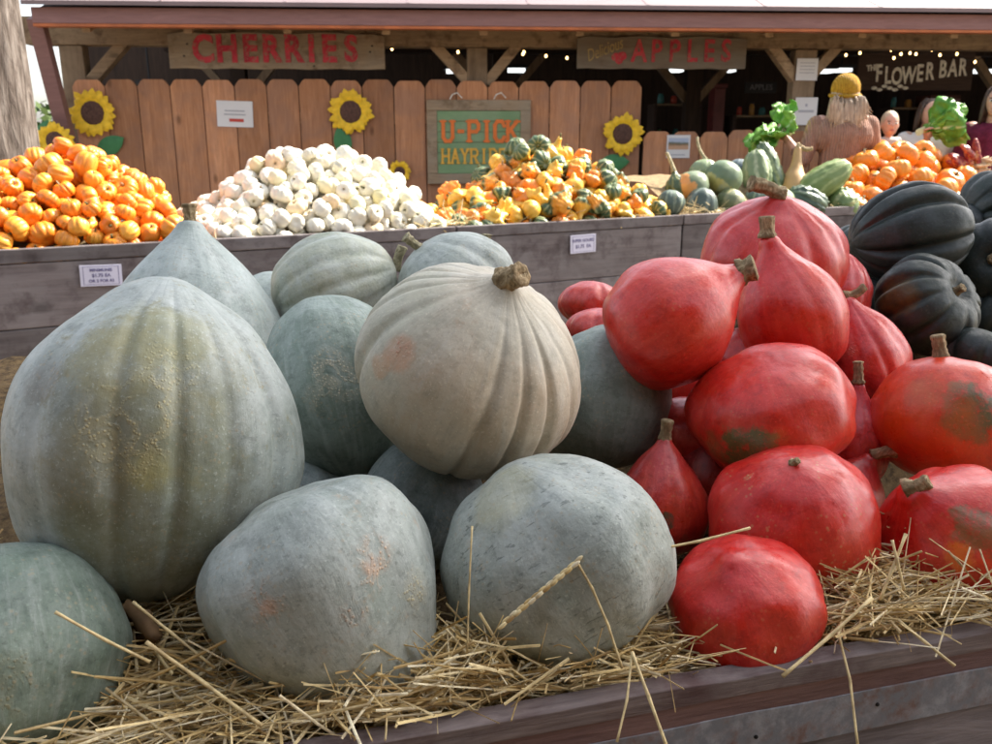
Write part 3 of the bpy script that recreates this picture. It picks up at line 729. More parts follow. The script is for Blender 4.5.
# wall and eave added behind camera, unseen, to keep low light off near bin
bs_ = empty('added_light_blocker', (0, -1.9, 0), 'unseen plank wall and low eave added behind the camera to block light', 'light blocker')
m = MB(); m.box((0, -1.9, 1.5), (11, .05, 3.0)); at(m.build('back_wall', M['fir']), bs_)
m = MB(); m.add([(-5.6,-2.0,3.05),(5.6,-2.0,3.05),(5.6,-.35,2.72),(-5.6,-.35,2.72),(-5.6,-2.0,3.09),(5.6,-2.0,3.09),(5.6,-.35,2.76),(-5.6,-.35,2.76)], [(3,2,1,0),(4,5,6,7),(0,1,5,4),(1,2,6,5),(2,3,7,6),(3,0,4,7)]); at(m.build('roof', M['darkwall']), bs_)
for x in (-5.3, 5.3):
    m = MB(); m.box((x, -.5, 1.36), (.12, .12, 2.72)); at(m.build('post', M['firz']), bs_)
# ------------------------------------------------------------------ near bin
M['bin_rim'] = wood('purple_brown_bin_rail', (.13,.09,.085), (.36,.29,.27), 'x', 34, .75, False, .5, (.28,.25,.25), dirt=(.10,.05,.05))
M['bin_red'] = wood('red_brown_stained_board', (.10,.055,.05), (.24,.145,.13), 'x', 34, .7, False, .5, (.16,.10,.10))
M['bin_plank'] = wood('weathered_purple_grey_plank', (.05,.042,.045), (.33,.30,.30), 'x', 13, .85, True, .8, (.26,.22,.23))
bs = NT('galvanised_strap', .6, .4, .15); bc = bs.coord('Object'); 
bs.col(bs.mix(bs.ramp(bs.noise(bc, 45, 7, .7), [(.42, 0.0), (.58, 1.0)]), (.19,.20,.225), bs.mix(bs.ramp(bs.noise(bc, 14, 6, .7), [(.45, 0.0), (.6, .9)]), (.30,.31,.34), (.17,.10,.085))))
bs.bump(bs.noise(bc, 120, 5, .7), .25, .002)
ND = Vector((.963, .269, 0)); NB = Vector((-.269, .963, 0)); NO = Vector((-.139, .633, 0)); RIMZ = .75
NROT = Matrix((ND, NB, Z)).transposed()
def NP(s, w, z): return NO + ND*s + NB*w + Z*z
def nbox(mb, s0, s1, w0, w1, z0, z1, m=0): mb.box(NP((s0+s1)/2, (w0+w1)/2, (z0+z1)/2), (s1-s0, w1-w0, z1-z0), NROT, m)
S0, S1, WB = -.78, 1.72, 1.36
nb = empty('harvest_bin', NP((S0+S1)/2, WB/2, 0), 'large weathered purple-grey wooden bin with metal strap, holding the big squash', 'bin')
def warp_board(s0, s1, w0, w1, z0, z1, mat, name, seed, amp=.0008):
    """board with slightly uneven edges, subdivided along its length"""
    n = max(4, int((s1-s0)/.03)); vs = []; mb = MB()
    for k in range(n+1):
        s = s0+(s1-s0)*k/n; e = [amp*noise.noise(Vector((s*9, seed, q)))*2 for q in range(3)]
        vs += [NP(s, w0+e[0], z0+e[1]), NP(s, w1, z0+e[1]), NP(s, w1, z1+e[2]), NP(s, w0+e[0], z1+e[2])]
    fs = [(0,1,2,3), tuple(n*4+i for i in (3,2,1,0))]
    for k in range(n):
        for i in range(4): a = k*4+i; b2 = k*4+(i+1) % 4; fs.append((a, a+4, b2+4, b2))
    o = NP((s0+s1)/2, (w0+w1)/2, (z0+z1)/2); inv = NROT.transposed()
    mb.add([inv @ (v-o) for v in vs], fs); ob = mb.build(name, mat, bevel=.0012)
    ob.rotation_euler = NROT.to_euler(); ob.location = o - Vector(nb.location); ob.parent = nb; return ob
warp_board(S0, S1, -.012, .012, RIMZ-.021, RIMZ, M['bin_rim'], 'top_rail', 1)
warp_board(S0, S1, -.009, .018, RIMZ-.046, RIMZ-.0215, M['bin_red'], 'rail_face', 2)
warp_board(S0, S1, -.0105, -.0075, RIMZ-.092, RIMZ-.044, bs.m, 'metal_strap', 3, .001)
for k, (za, zb) in enumerate(((RIMZ-.22, RIMZ-.0475), (RIMZ-.40, RIMZ-.223), (RIMZ-.58, RIMZ-.403), (.12, RIMZ-.583))):
    warp_board(S0, S1, -.0065, .014, za, zb, M['bin_plank'], 'front_plank', 5+k)
for k in range(14):
    m = MB(); p = NP(-.35+k*.13+.02*sin(k*5), -.0108, RIMZ-.068+.006*sin(k*3)); m.ball(p, .0024, 10, 6, (1,.5,1)); at(m.build('nail_head', M['black'], smooth=True), nb)
for (s0, s1, w0, w1, nm) in ((S0-.022, S0-.001, -.01, WB+.02, 'side_panel'), (S1+.001, S1+.022, -.01, WB+.02, 'side_panel'), (S0, S1, WB, WB+.02, 'back_panel'), (S0, S1, .015, WB-.001, 'bottom_panel')):
    m = MB(); nbox(m, s0, s1, w0, w1, .10 if nm != 'bottom_panel' else .10, RIMZ-.002 if nm != 'bottom_panel' else .125); at(m.build(nm, M['bin_plank']), nb)
for s in (S0+.05, (S0+S1)/2, S1-.05):
    m = MB(); nbox(m, s-.05, s+.05, -.005, WB, 0, .098); at(m.build('skid', M['bin_plank']), nb)

# ------------------------------------------------------------------ straw
ST = NT('dry_golden_straw', .62, .35); gi = ST.n('ShaderNodeNewGeometry')
sc0 = ST.ramp(gi.outputs['Random Per Island'], [(0.0, (.42,.27,.10)), (.25, (.68,.50,.21)), (.6, (.80,.64,.33)), (1.0, (.86,.78,.55))])
ST.col(ST.mix(ST.ramp(ST.noise(ST.coord('Object', (1,1,1)), 90, 3), [(.35, .55), (.6, 0.0)]), sc0, (.26,.16,.07)))
ST.bump(ST.noise(ST.coord('Object'), 400, 3), .2, .001)
BEDM = NT('packed_straw_bed', .9, .2); bc = BEDM.coord('Object')
BEDM.col(BEDM.ramp(BEDM.noise(bc, 60, 8, .75), [(.35, (.05,.03,.014)), (.65, (.26,.17,.075))])); BEDM.bump(BEDM.noise(bc, 90, 6, .8), 1, .01)
def strand(mb, p, d, L, w, rnd, sag=.0, kink=.25, flatn=.45):
    """one straw: a flattened hollow-looking stalk with a slight bend and sometimes a kink"""
    d = d.normalized()
    for e in (Vector(p), Vector(p)+d*L*.5, Vector(p)+d*L):
        q_ = e-NO; w_ = q_.dot(NB)
        if -.3 < w_ < .02 and e.z < RIMZ+.003+w*1.5 and abs(q_.dot(ND)) < 2: return
    k = 5; pts = []; side = d.orthogonal().normalized(); side.rotate(Quaternion(d, rnd.uniform(0, 6.28)))
    kk = rnd.uniform(.3, .7) if rnd.random() < kink else None; ka = rnd.uniform(.2, .6)
    c = Vector(p); 
    for i in range(k):
        pts.append(c.copy()); c = c + d*(L/(k-1)); d = (d + side*rnd.uniform(-.04, .06) + Vector((0,0,-sag))).normalized()
        if kk and i/(k-1) > kk: d = (d + side*ka).normalized(); kk = None
    base = len(mb.v); ups = Vector([rnd.gauss(0,1) for _ in range(3)]); vs = []
    for i, q in enumerate(pts):
        z = (pts[min(i+1,k-1)]-pts[max(i-1,0)]).normalized(); x = z.cross(ups).normalized(); y = z.cross(x)
        ww = w*(1+.0*i)
        vs += [q+x*ww, q+y*ww*flatn, q-x*ww, q-y*ww*flatn]
    fs = [(3,2,1,0), ((k-1)*4, (k-1)*4+1, (k-1)*4+2, (k-1)*4+3)]
    for i in range(k-1):
        for j in range(4): fs.append((i*4+j, i*4+(j+1) % 4, (i+1)*4+(j+1) % 4, (i+1)*4+j))
    mb.add(vs, fs)
def bed_z(s, w):
    z = .675 + .03*noise.noise(Vector((s*4, w*4, 1)))
    if w > .12: z += (w-.12)*.07
    if w > .45: z += (w-.45)*.05
    if s > .98: z += min(1, (s-.98)/.2)*min(.14, max(0, w-.35)*.42)
    return z
NSQ = []
# ------------------------------------------------------------------ the big squash in the near bin
HG = dict(base=(.37,.42,.375), dark=(.19,.235,.195))
def near_squash(name, label, cat, group, u, v, hw, hl, t, axis, mat, prof='hub', ribs=0, depth=.0, gw=.2, lump=.03, seed=1, stem=None, stemmat='stem', spin=0, **kw):
    c = P(u, v, t); ax = (VR*axis[0] + VU*axis[1] + VB*axis[2]).normalized()
    q = Vector((0,0,1)).rotation_difference(ax); 
    rot = q.to_matrix() @ Matrix.Rotation(spin, 3, 'Z')
    W = hw*t/F; L = hl*t/F; S = (W*W*L)**(1/3)
    NSQ.append((c, min(hw, hl)*t/F)); r = empty(name, c, label, cat, group); r.rotation_euler = rot.to_euler()
    inv = rot.transposed()
    def loc(du, dv, k=1.0):      # spot on the visible side, in the body's own space
        q_ = ray(u+du, v+dv); o_ = CAM-c; a_ = q_.dot(q_); b_ = q_.dot(o_); c_ = o_.dot(o_)-S*S
        ts = (-b_-max(0, b_*b_-a_*c_)**.5)/a_
        return tuple(inv @ (o_+q_*ts))
    me = squash_mesh(name+'_body', W, L, prof, ribs, depth, gw, lump, seed, nt=kw.pop('nt', 128), ns=kw.pop('ns', 72), **kw)
    pt = [(loc(*p[0]), p[1]*t/F, p[2], p[3]) for p in mat.get('patches', ())]
    sr = [(loc(*p[0]), p[1]*t/F, p[2], p[3]) for p in mat.get('scars', ())]
    mm = {k: v for k, v in mat.items() if k not in ('patches', 'scars')}
    me.materials.append(gourd_skin(name+'_skin', size=S, patches=pt, scars=sr, **mm))
    o = link('body', me, None, r)
    if stem:
        top = max((vv.co for vv in me.vertices if (vv.co.x**2+vv.co.y**2)**.5 < W*.12), key=lambda p: p.z)
        b0 = Vector((0, 0, top.z)); px = t/F
        d = inv @ ((VR*stem[0] - VU*stem[1] + VB*stem[2])*px)
        bend = inv @ ((VR*stem[5] - VU*stem[6])*px) if len(stem) > 6 else None
        mb = stem_mb(b0, b0+d, stem[3]*px, stem[4]*px, bend); s_ = mb.build('stem', M[stemmat], r, True)
    return r
def hub(**k):
    d = dict(base=(.385,.425,.395), dark=(.20,.24,.205), rough=.48, dashes=.3, streak=.3, streakcol=(.51,.54,.51), bloom=((.48,.52,.50), .5), speck=(.42,.33,.2), speck_amt=.4, bump=.22)
    d.update(k); return d
def kuri(**k):
    d = dict(base=(.60,.013,.008), dark=(.44,.007,.007), rough=.32, blush=(.68,.055,.009), streak=.35, streakcol=(.74,.09,.05), bloom=((.66,.07,.065), .28), speck=(.52,.24,.10), speck_amt=.22, coat=.15, bump=.11)
    d.update(k); return d
def dark(**k):
    d = dict(base=(.022,.034,.027), dark=(.012,.018,.014), rough=.46, streak=.12, streakcol=(.05,.065,.06), bloom=((.052,.060,.068), .4), speck=(.14,.12,.07), speck_amt=.25, bump=.12)
    d.update(k); return d
YG = (.27,.275,.15); OL = (.20,.21,.11); OR = (.62,.24,.08); SC = (.44,.33,.20); GR = (.10,.11,.045)
HU = 'grey_green_squash'; GG = 'big grey-green squash in the near bin'
near_squash(HU, 'giant ribbed grey-green squash with an olive-yellow patch, top of the heap at far left', 'squash', GG, 158, 437, 141, 159, .95, (.10,1,.05),
  hub(patches=[((0,-50),110,(.22,.225,.13),.8), ((-10,60),110,(.20,.21,.12),.8), ((15,-95),50,YG,.8), ((-45,-80),50,(.33,.31,.16),.8), ((25,-40),34,(.29,.28,.17),.6), ((-60,30),70,(.22,.21,.15),.7), ((-15,110),80,(.19,.20,.11),.7), ((-8,35),24,(.40,.36,.12),.7), ((95,70),55,(.24,.23,.18),.6), ((-120,-60),30,(.22,.20,.17),.7)],
      scars=[((-30,-10),45,(.5,.42,.22),.8), ((15,-70),30,(.5,.45,.25),.6)]), 'giant', 13, .042, .14, .03, 11, spin=.3, nt=200, ns=120)
near_squash(HU, 'grey-green squash at the bottom left corner, under the giant ribbed one', 'squash', GG, 14, 648, 106, 112, .80, (-.3,.8,-.4),
  hub(base=(.20,.26,.205), dark=(.09,.13,.10), bloom=((.30,.35,.31), .35), scars=[((-5,40),30,(.3,.25,.12),.6)]), 'hub', 9, .02, .2, .03, 12)
near_squash(HU, 'lumpy grey-green squash with rows of tan warts, bottom of the heap beside the straw', 'squash', GG, 342, 617, 124, 138, .855, (.50,-.85,.10),
  hub(scars=[((34,-62),20,(.55,.38,.26),1.0), ((42,-36),20,(.55,.38,.26),1.0), ((18,-2),20,(.5,.36,.26),.9), ((24,22),14,(.5,.36,.26),.9), ((-70,-20),22,(.5,.36,.26),.9), ((92,-20),34,(.55,.48,.28),1.0), ((88,30),26,(.55,.48,.28),.9)],
      patches=[((-70,-12),12,OR,.7), ((36,-50),16,(.45,.28,.2),.7), ((88,25),26,(.42,.44,.28),.6)]), 'cone', 7, .05, .26, .05, 23, ov=.97)
near_squash(HU, 'round grey-green squash with dark dashes and a yellowish left shoulder, bottom centre', 'squash', GG, 558, 558, 115, 100, .92, (-.45,.85,.12),
  hub(dashes=.65, base=(.39,.42,.37), patches=[((-62,-68),46,(.46,.45,.30),.8), ((96,-70),10,OR,.7), ((40,-30),60,(.28,.33,.30),.5)]), 'ball', 8, .04, .25, .055, 14)
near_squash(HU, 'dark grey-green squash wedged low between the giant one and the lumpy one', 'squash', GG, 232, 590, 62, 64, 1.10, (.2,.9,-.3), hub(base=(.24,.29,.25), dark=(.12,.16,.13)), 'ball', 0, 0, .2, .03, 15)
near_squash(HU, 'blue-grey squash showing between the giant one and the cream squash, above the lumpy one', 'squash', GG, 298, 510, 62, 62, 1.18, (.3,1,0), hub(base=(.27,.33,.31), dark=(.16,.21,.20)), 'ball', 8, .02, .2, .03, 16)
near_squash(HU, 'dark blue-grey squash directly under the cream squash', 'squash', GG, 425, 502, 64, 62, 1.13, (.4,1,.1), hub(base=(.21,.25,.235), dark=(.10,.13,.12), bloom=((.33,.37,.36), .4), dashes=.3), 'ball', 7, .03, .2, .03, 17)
near_squash('cream_squash', 'large cream-tan ribbed squash with a corky stem and orange scar, centre of the heap', 'squash', GG, 473, 364, 112, 108, 1.06, (.31,.72,.60),
  dict(base=(.54,.50,.39), dark=(.42,.375,.275), blush=(.54,.38,.24), rough=.48, streak=.5, streakcol=(.58,.57,.50), bloom=((.60,.56,.46), .4), speck=(.36,.3,.2), speck_amt=.3, bump=.2, mott=(.52,.7),
       patches=[((-76,-12),22,(.66,.27,.12),.75), ((-92,2),14,(.64,.32,.15),.7), ((-30,20),60,(.52,.38,.26),.5), ((-70,-70),60,(.42,.44,.33),.7), ((70,-40),60,(.44,.45,.38),.5)], scars=[((-74,-18),12,(.6,.3,.2),.8)]),
  'onion', 13, .055, .13, .026, 18, meander=.3, stem=(13,-4,13,10,11), spin=.15, nt=220, ns=120)
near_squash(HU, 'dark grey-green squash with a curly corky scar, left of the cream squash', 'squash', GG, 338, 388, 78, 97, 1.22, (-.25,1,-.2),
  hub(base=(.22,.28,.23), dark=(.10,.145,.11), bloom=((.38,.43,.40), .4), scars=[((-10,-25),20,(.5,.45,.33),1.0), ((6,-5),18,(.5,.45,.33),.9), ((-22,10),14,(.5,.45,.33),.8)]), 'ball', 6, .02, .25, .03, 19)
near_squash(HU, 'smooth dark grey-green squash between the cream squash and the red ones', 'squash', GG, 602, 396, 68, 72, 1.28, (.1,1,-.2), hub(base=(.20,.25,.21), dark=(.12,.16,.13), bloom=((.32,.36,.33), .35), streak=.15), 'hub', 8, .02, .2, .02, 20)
near_squash(HU, 'pointed grey-green squash with an upright stub stem, behind the giant one', 'squash', GG, 192, 318, 92, 98, 1.40, (-.02,1,0), hub(base=(.38,.44,.41)), 'cone', 9, .03, .2, .02, 21, stem=(0,-16,3,5,7))
near_squash(HU, 'small pale grey-green squash peeking out right of the pointed one', 'squash', GG, 272, 312, 40, 40, 1.64, (.2,1,0), hub(base=(.40,.45,.40)), 'ball', 8, .03, .2, .02, 22)
near_squash(HU, 'pale cream-green ribbed squash lying on its side, behind the one with the curly scar', 'squash', GG, 336, 290, 58, 62, 1.5, (.90,.34,-.15),
  hub(base=(.44,.47,.37), dark=(.31,.36,.27), blush=(.5,.44,.3), streak=.35), 'ball', 10, .05, .17, .03, 24, stem=(7,-22,3,4,5,4,4), stemmat='stem_pale', spin=.4)
near_squash(HU, 'pale ribbed grey-green squash right behind the cream squash, stub stem lying to its left', 'squash', GG, 456, 292, 64, 58, 1.50, (-.55,.65,.2), hub(base=(.42,.46,.40), streak=.3), 'ball', 10, .05, .17, .02, 25, stem=(-12,-9,8,3.5,5), stemmat='stem_pale')
near_squash(HU, 'squash hidden behind the cream one with only its round stub stem showing', 'squash', GG, 486, 285, 40, 42, 1.66, (0,1,0), hub(base=(.40,.45,.40)), 'cone', 8, .02, .2, .02, 26, stem=(1,-9,2,3,5), stemmat='stem_pale')

RK = 'red_squash'; RG = 'glossy red squash in the near bin'
near_squash(RK, 'glossy red squash at the very bottom, right of the round grey-green one', 'squash', RG, 742, 600, 77, 66, .92, (-.3,.9,.5), kuri(patches=[((30,-15),26,(.7,.14,.10),.4)]), 'onion', 6, .015, .25, .055, 31, nt=96, ns=60)
near_squash(RK, 'round glossy red squash in the middle of the lower red row with a pale vein', 'squash', RG, 793, 517, 82, 75, 1.03, (-.2,.9,.6), kuri(scars=[((-48,-45),8,(.6,.4,.2),.9)], speck_amt=.6), 'hub', 6, .015, .25, .05, 32, stem=(2,-3,6,3.4,3))
near_squash(RK, 'red squash with a green and orange blotch and corky stem, lower right in the straw', 'squash', RG, 942, 526, 78, 62, 1.02, (-.66,.62,.3), kuri(patches=[((40,0),42,GR,.85), ((18,30),24,(.75,.17,.02),.9), ((30,25),50,(.60,.08,.012),.6)]), 'tear', 9, .03, .2, .03, 33, stem=(15,-8,10,7,7,0,-8))
near_squash(RK, 'dull red cone-shaped squash with an upright stem, left of the lower red row', 'squash', RG, 661, 494, 50, 58, 1.12, (.05,1,.1), kuri(base=(.42,.02,.018), dark=(.30,.014,.014), patches=[((6,28),12,(.09,.06,.03),.9), ((20,42),8,(.09,.06,.03),.8)]), 'cone', 8, .03, .2, .03, 34, stem=(2,-17,4,5,6), stemmat='stem')
near_squash(RK, 'broad glossy red squash with dark green freckles at its base, centre of the red ones', 'squash', RG, 770, 409, 83, 61, 1.15, (-.25,.85,.4), kuri(base=(.66,.020,.009), patches=[((-18,44),40,(.13,.10,.03),.95), ((-50,38),20,(.16,.10,.03),.8), ((15,34),22,(.7,.15,.02),.6)]), 'ball', 6, .015, .25, .05, 35, nt=96, ns=60)
near_squash(RK, 'orange-red squash with a green scuffed patch and upright stem, at the right edge', 'squash', RG, 945, 418, 73, 62, 1.2, (-.15,1,.15), kuri(base=(.68,.05,.010), dark=(.54,.022,.010), patches=[((28,-8),40,GR,.9), ((-22,-26),22,(.25,.16,.06),.7), ((-20,10),60,(.72,.11,.01),.7)]), 'ball', 8, .02, .2, .03, 36, stem=(-4,-20,2,6,6.5))
near_squash(RK, 'teardrop red squash leaning right, thick stem at its neck, top left of the reds', 'squash', RG, 680, 313, 65, 76, 1.2, (.84,.56,.05), kuri(patches=[((-30,-45),40,(.68,.09,.06),.5)]), 'tear', 0, 0, .2, .03, 37, stem=(10,-3,4,10,13))
near_squash(RK, 'teardrop red squash with its stem pointing up, just right of the leaning teardrop one', 'squash', RG, 788, 305, 53, 72, 1.3, (-.32,.95,.1), kuri(patches=[((0,-30),40,(.66,.12,.12),.5)], scars=[((-8,-2),5,(.7,.45,.3),.8)]), 'tear', 9, .02, .2, .025, 38, stem=(-1,-17,3,6.5,7.5))
near_squash(RK, 'big pinkish-red squash with a long stem lying flat on top, highest of the red ones', 'squash', RG, 772, 255, 73, 62, 1.45, (-.05,.84,.52), kuri(base=(.56,.025,.022), dark=(.44,.015,.016), bloom=((.62,.12,.12), .5)), 'onion', 9, .06, .2, .035, 39, stem=(-30,-9,8,6,7,0,8))
near_squash(RK, 'pinkish-red ribbed squash with a hooked stem, right of the upright teardrop one', 'squash', RG, 860, 350, 45, 58, 1.36, (-.32,.92,.15), kuri(base=(.58,.035,.035), dark=(.45,.02,.025), bloom=((.64,.12,.13), .5), scars=[((-20,-5),16,(.6,.3,.2),.8)]), 'tear', 9, .05, .2, .03, 40, stem=(18,-9,3,4.2,4,-4,-10))
near_squash(RK, 'slender pinkish-red squash with an upright stem, wedged left of the orange-red one', 'squash', RG, 856, 436, 32, 54, 1.24, (0,1,.1), kuri(base=(.48,.03,.04), dark=(.38,.02,.03), bloom=((.6,.11,.13), .5)), 'tear', 8, .04, .2, .03, 41, stem=(-1,-20,2,4.5,4.5))
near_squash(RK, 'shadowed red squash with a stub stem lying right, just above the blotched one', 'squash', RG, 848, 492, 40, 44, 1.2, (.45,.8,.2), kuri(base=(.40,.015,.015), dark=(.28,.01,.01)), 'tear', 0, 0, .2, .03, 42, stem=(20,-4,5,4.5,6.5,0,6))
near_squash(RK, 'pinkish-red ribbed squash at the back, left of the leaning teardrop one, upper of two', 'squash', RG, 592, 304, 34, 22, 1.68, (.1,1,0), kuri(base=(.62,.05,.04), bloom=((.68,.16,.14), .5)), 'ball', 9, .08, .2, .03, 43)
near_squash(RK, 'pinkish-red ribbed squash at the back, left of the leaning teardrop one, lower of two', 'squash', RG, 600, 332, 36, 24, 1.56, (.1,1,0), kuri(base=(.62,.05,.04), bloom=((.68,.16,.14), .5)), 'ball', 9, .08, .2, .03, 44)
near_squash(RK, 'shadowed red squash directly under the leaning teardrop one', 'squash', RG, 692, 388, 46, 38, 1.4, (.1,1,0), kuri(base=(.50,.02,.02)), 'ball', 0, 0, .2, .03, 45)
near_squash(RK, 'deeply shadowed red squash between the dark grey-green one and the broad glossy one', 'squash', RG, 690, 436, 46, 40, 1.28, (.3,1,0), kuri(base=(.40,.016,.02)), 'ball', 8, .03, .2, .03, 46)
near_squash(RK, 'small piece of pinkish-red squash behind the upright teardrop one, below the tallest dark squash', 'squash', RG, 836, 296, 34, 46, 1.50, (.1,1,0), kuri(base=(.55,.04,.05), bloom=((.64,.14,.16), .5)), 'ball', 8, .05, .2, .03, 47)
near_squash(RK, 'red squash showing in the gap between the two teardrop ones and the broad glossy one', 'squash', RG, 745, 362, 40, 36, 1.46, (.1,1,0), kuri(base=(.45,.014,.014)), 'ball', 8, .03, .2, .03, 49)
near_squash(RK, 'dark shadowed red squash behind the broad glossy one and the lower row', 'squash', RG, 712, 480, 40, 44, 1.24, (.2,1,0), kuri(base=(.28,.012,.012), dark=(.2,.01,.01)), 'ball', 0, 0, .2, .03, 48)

AC = 'dark_ribbed_squash'; AG = 'nearly black ribbed squash at the right'
near_squash(AC, 'largest nearly black ribbed squash, lying on its side with tan tip to the left', 'squash', AG, 908, 234, 50, 58, 1.62, (.97,.16,.1), dark(), 'acorn', 10, .17, .14, .02, 51, spin=.3, nt=160, stem=(3,0,0,2,2))
near_squash(AC, 'dark green ribbed squash with an orange flank, star of ribs facing the camera', 'squash', AG, 924, 307, 53, 44, 1.5, (.48,.35,.72), dark(base=(.022,.034,.024), patches=[((-28,-10),26,(.16,.10,.02),.8)]), 'acorn', 10, .15, .14, .02, 52, stem=(3,-3,6,3.6,4.2), stemmat='stem')
near_squash(AC, 'nearly black ribbed squash at the right edge, upper one beside the largest', 'squash', AG, 990, 214, 42, 28, 1.85, (.9,.3,.1), dark(), 'acorn', 10, .14, .14, .02, 53)
near_squash(AC, 'nearly black squash at the right edge with a round stalk scar facing the camera', 'squash', AG, 996, 262, 43, 37, 1.64, (-.55,.0,.8), dark(), 'acorn', 9, .05, .14, .02, 54, stem=(-2,0,3,4,4.5), stemmat='stem')
near_squash(AC, 'dark squash at the right edge, lowest, above the orange-red one', 'squash', AG, 984, 362, 46, 30, 1.45, (.4,.9,.1), dark(), 'acorn', 9, .08, .14, .02, 55)
near_squash(AC, 'dark squash in shadow left of the star-ribbed one', 'squash', AG, 858, 262, 36, 36, 1.85, (.4,.9,.1), dark(), 'acorn', 9, .1, .14, .02, 56)
near_squash(AC, 'small dark grey squash squeezed between the largest one and the right edge ones', 'squash', AG, 962, 228, 26, 26, 1.85, (.2,.9,.3), dark(base=(.05,.06,.06)), 'acorn', 9, .05, .14, .02, 57)
near_squash(AC, 'dark squash in deep shadow behind the star-ribbed one, right side', 'squash', AG, 992, 320, 38, 36, 1.66, (.2,.9,.3), dark(), 'acorn', 9, .08, .14, .02, 58)
near_squash(AC, 'dark squash in shadow just right of the hooked stem', 'squash', AG, 862, 308, 32, 34, 1.66, (.2,.9,.3), dark(), 'acorn', 9, .08, .14, .02, 59)

def bed_full(s, w):      # straw packed up under the squash of the upper rows
    z = bed_z(s, w); p = NP(s, w, 0)
    for c, r in NSQ:
        if (c-NO).dot(NB) > .62:
            d = (Vector((c.x, c.y, 0))-p).length; z = max(z, min(c.z-r*.93, 1.02) - 1.25*max(0, d-.30*r))
    return z
vs, fs = [], []; NX, NYg = 90, 50
for j in range(NYg+1):
    for i in range(NX+1):
        s = S0+.002+(S1-S0-.004)*i/NX; w = .024+(WB-.026)*j/NYg
        vs.append(NP(s, w, bed_full(s, w) + .008*noise.noise(Vector((s*30, w*30, 5)))))
for j in range(NYg):
    for i in range(NX): a = j*(NX+1)+i; fs.append((a, a+1, a+NX+2, a+NX+1))
m = MB(); m.add(vs, fs); tag(m.build('straw_bed', BEDM.m, smooth=True), 'matted brown straw lining the near bin under the big squash', 'straw', kind='stuff')

# loose straw along the front of the bin
rnd = random.Random(5); sm = MB(); 
squash_c = [(o.location.copy(), .0) for o in bpy.data.objects if o.get('group') in (GG, RG)]
def clump(s0, s1, w0, w1, z0, z1, n, L=(.05,.16), up=.25, w=(.0006,.0017), al=0.85):
    for _ in range(int(n*1.8)):
        s = rnd.uniform(s0, s1); ww = rnd.uniform(w0, w1); h = rnd.random()**1.6
        zz = bed_z(s, ww)+z0+(z1-z0)*h
        az = rnd.gauss(0, al) + (pi if rnd.random() < .5 else 0)
        d = ND*cos(az) + NB*sin(az)*.8 + Z*rnd.gauss(.02, up)
        Ls = rnd.uniform(*L)*1.2; p = NP(s, ww, zz) - d.normalized()*Ls*.5
        strand(sm, p, d, Ls, rnd.uniform(*w), rnd)
def sz(u, v, z=.74):     # place on the bin top seen at this spot
    r = ray(u, v); t = (z-1.25)/r.z; p = CAM+r*t; q = p-NO; return q.dot(ND), q.dot(NB)
clump(-.52, -.04, .0, .16, .02, .10, 1500, (.04,.17), .28)
clump(-.45, -.12, .08, .34, .02, .12, 700, (.05,.2), .25)
clump(-.03, .36, .0, .10, .02, .10, 1100, (.03,.12), .5)
clump(.0, .16, .01, .09, .05, .125, 420, (.03,.09), .6)
clump(.36, .62, .0, .07, .02, .08, 420, (.03,.11), .25)
clump(.52, 1.12, -.005, .13, .05, .125, 1900, (.03,.13), .38)
clump(-.75, 1.6, .02, .3, .0, .03, 900, (.05,.16), .12)
for _ in range(260):     # upright broken ends
    s = rnd.choice([rnd.uniform(0, .34), rnd.uniform(.55, 1.05), rnd.uniform(-.4,-.05)]); w_ = rnd.uniform(.02, .08)
    d = ND*rnd.gauss(0, .5)+NB*rnd.gauss(-.1, .3)+Z*rnd.uniform(.5, 1.2)
    strand(sm, NP(s, w_, bed_z(s, w_)+.01), d, rnd.uniform(.03, .075), rnd.uniform(.0011, .0022), rnd, kink=.5)
for _ in range(70):      # lying over the rail
    s = rnd.uniform(-.5, 1.0); d = ND*rnd.gauss(0, 1)-NB*rnd.uniform(.1, .7)-Z*rnd.uniform(-.05, .12)
    strand(sm, NP(s, .02, RIMZ+rnd.uniform(.004, .02)), d, rnd.uniform(.03, .07), rnd.uniform(.001, .002), rnd, kink=.2)
for _ in range(2600):     # fine fibres and chaff
    s = rnd.choice([rnd.uniform(-.5, .0), rnd.uniform(0, .36), rnd.uniform(.5, 1.1)]); w_ = rnd.uniform(.0, .14)
    zz = bed_z(s, w_)+rnd.uniform(.03, .10 if s < .5 else .12); d = Vector([rnd.gauss(0,1) for _ in range(3)]); d.z *= .6
    if rnd.random() < .5: strand(sm, NP(s, w_, zz), d, rnd.uniform(.02, .06), rnd.uniform(.0003, .0007), rnd, kink=.6)
    else: strand(sm, NP(s, w_, zz), d, rnd.uniform(.008, .022), rnd.uniform(.0006, .0016), rnd, kink=.3, flatn=.12)
tag(sm.build('loose_straw', ST.m), 'tangled golden straw along the front rail of the near bin', 'straw', kind='stuff')
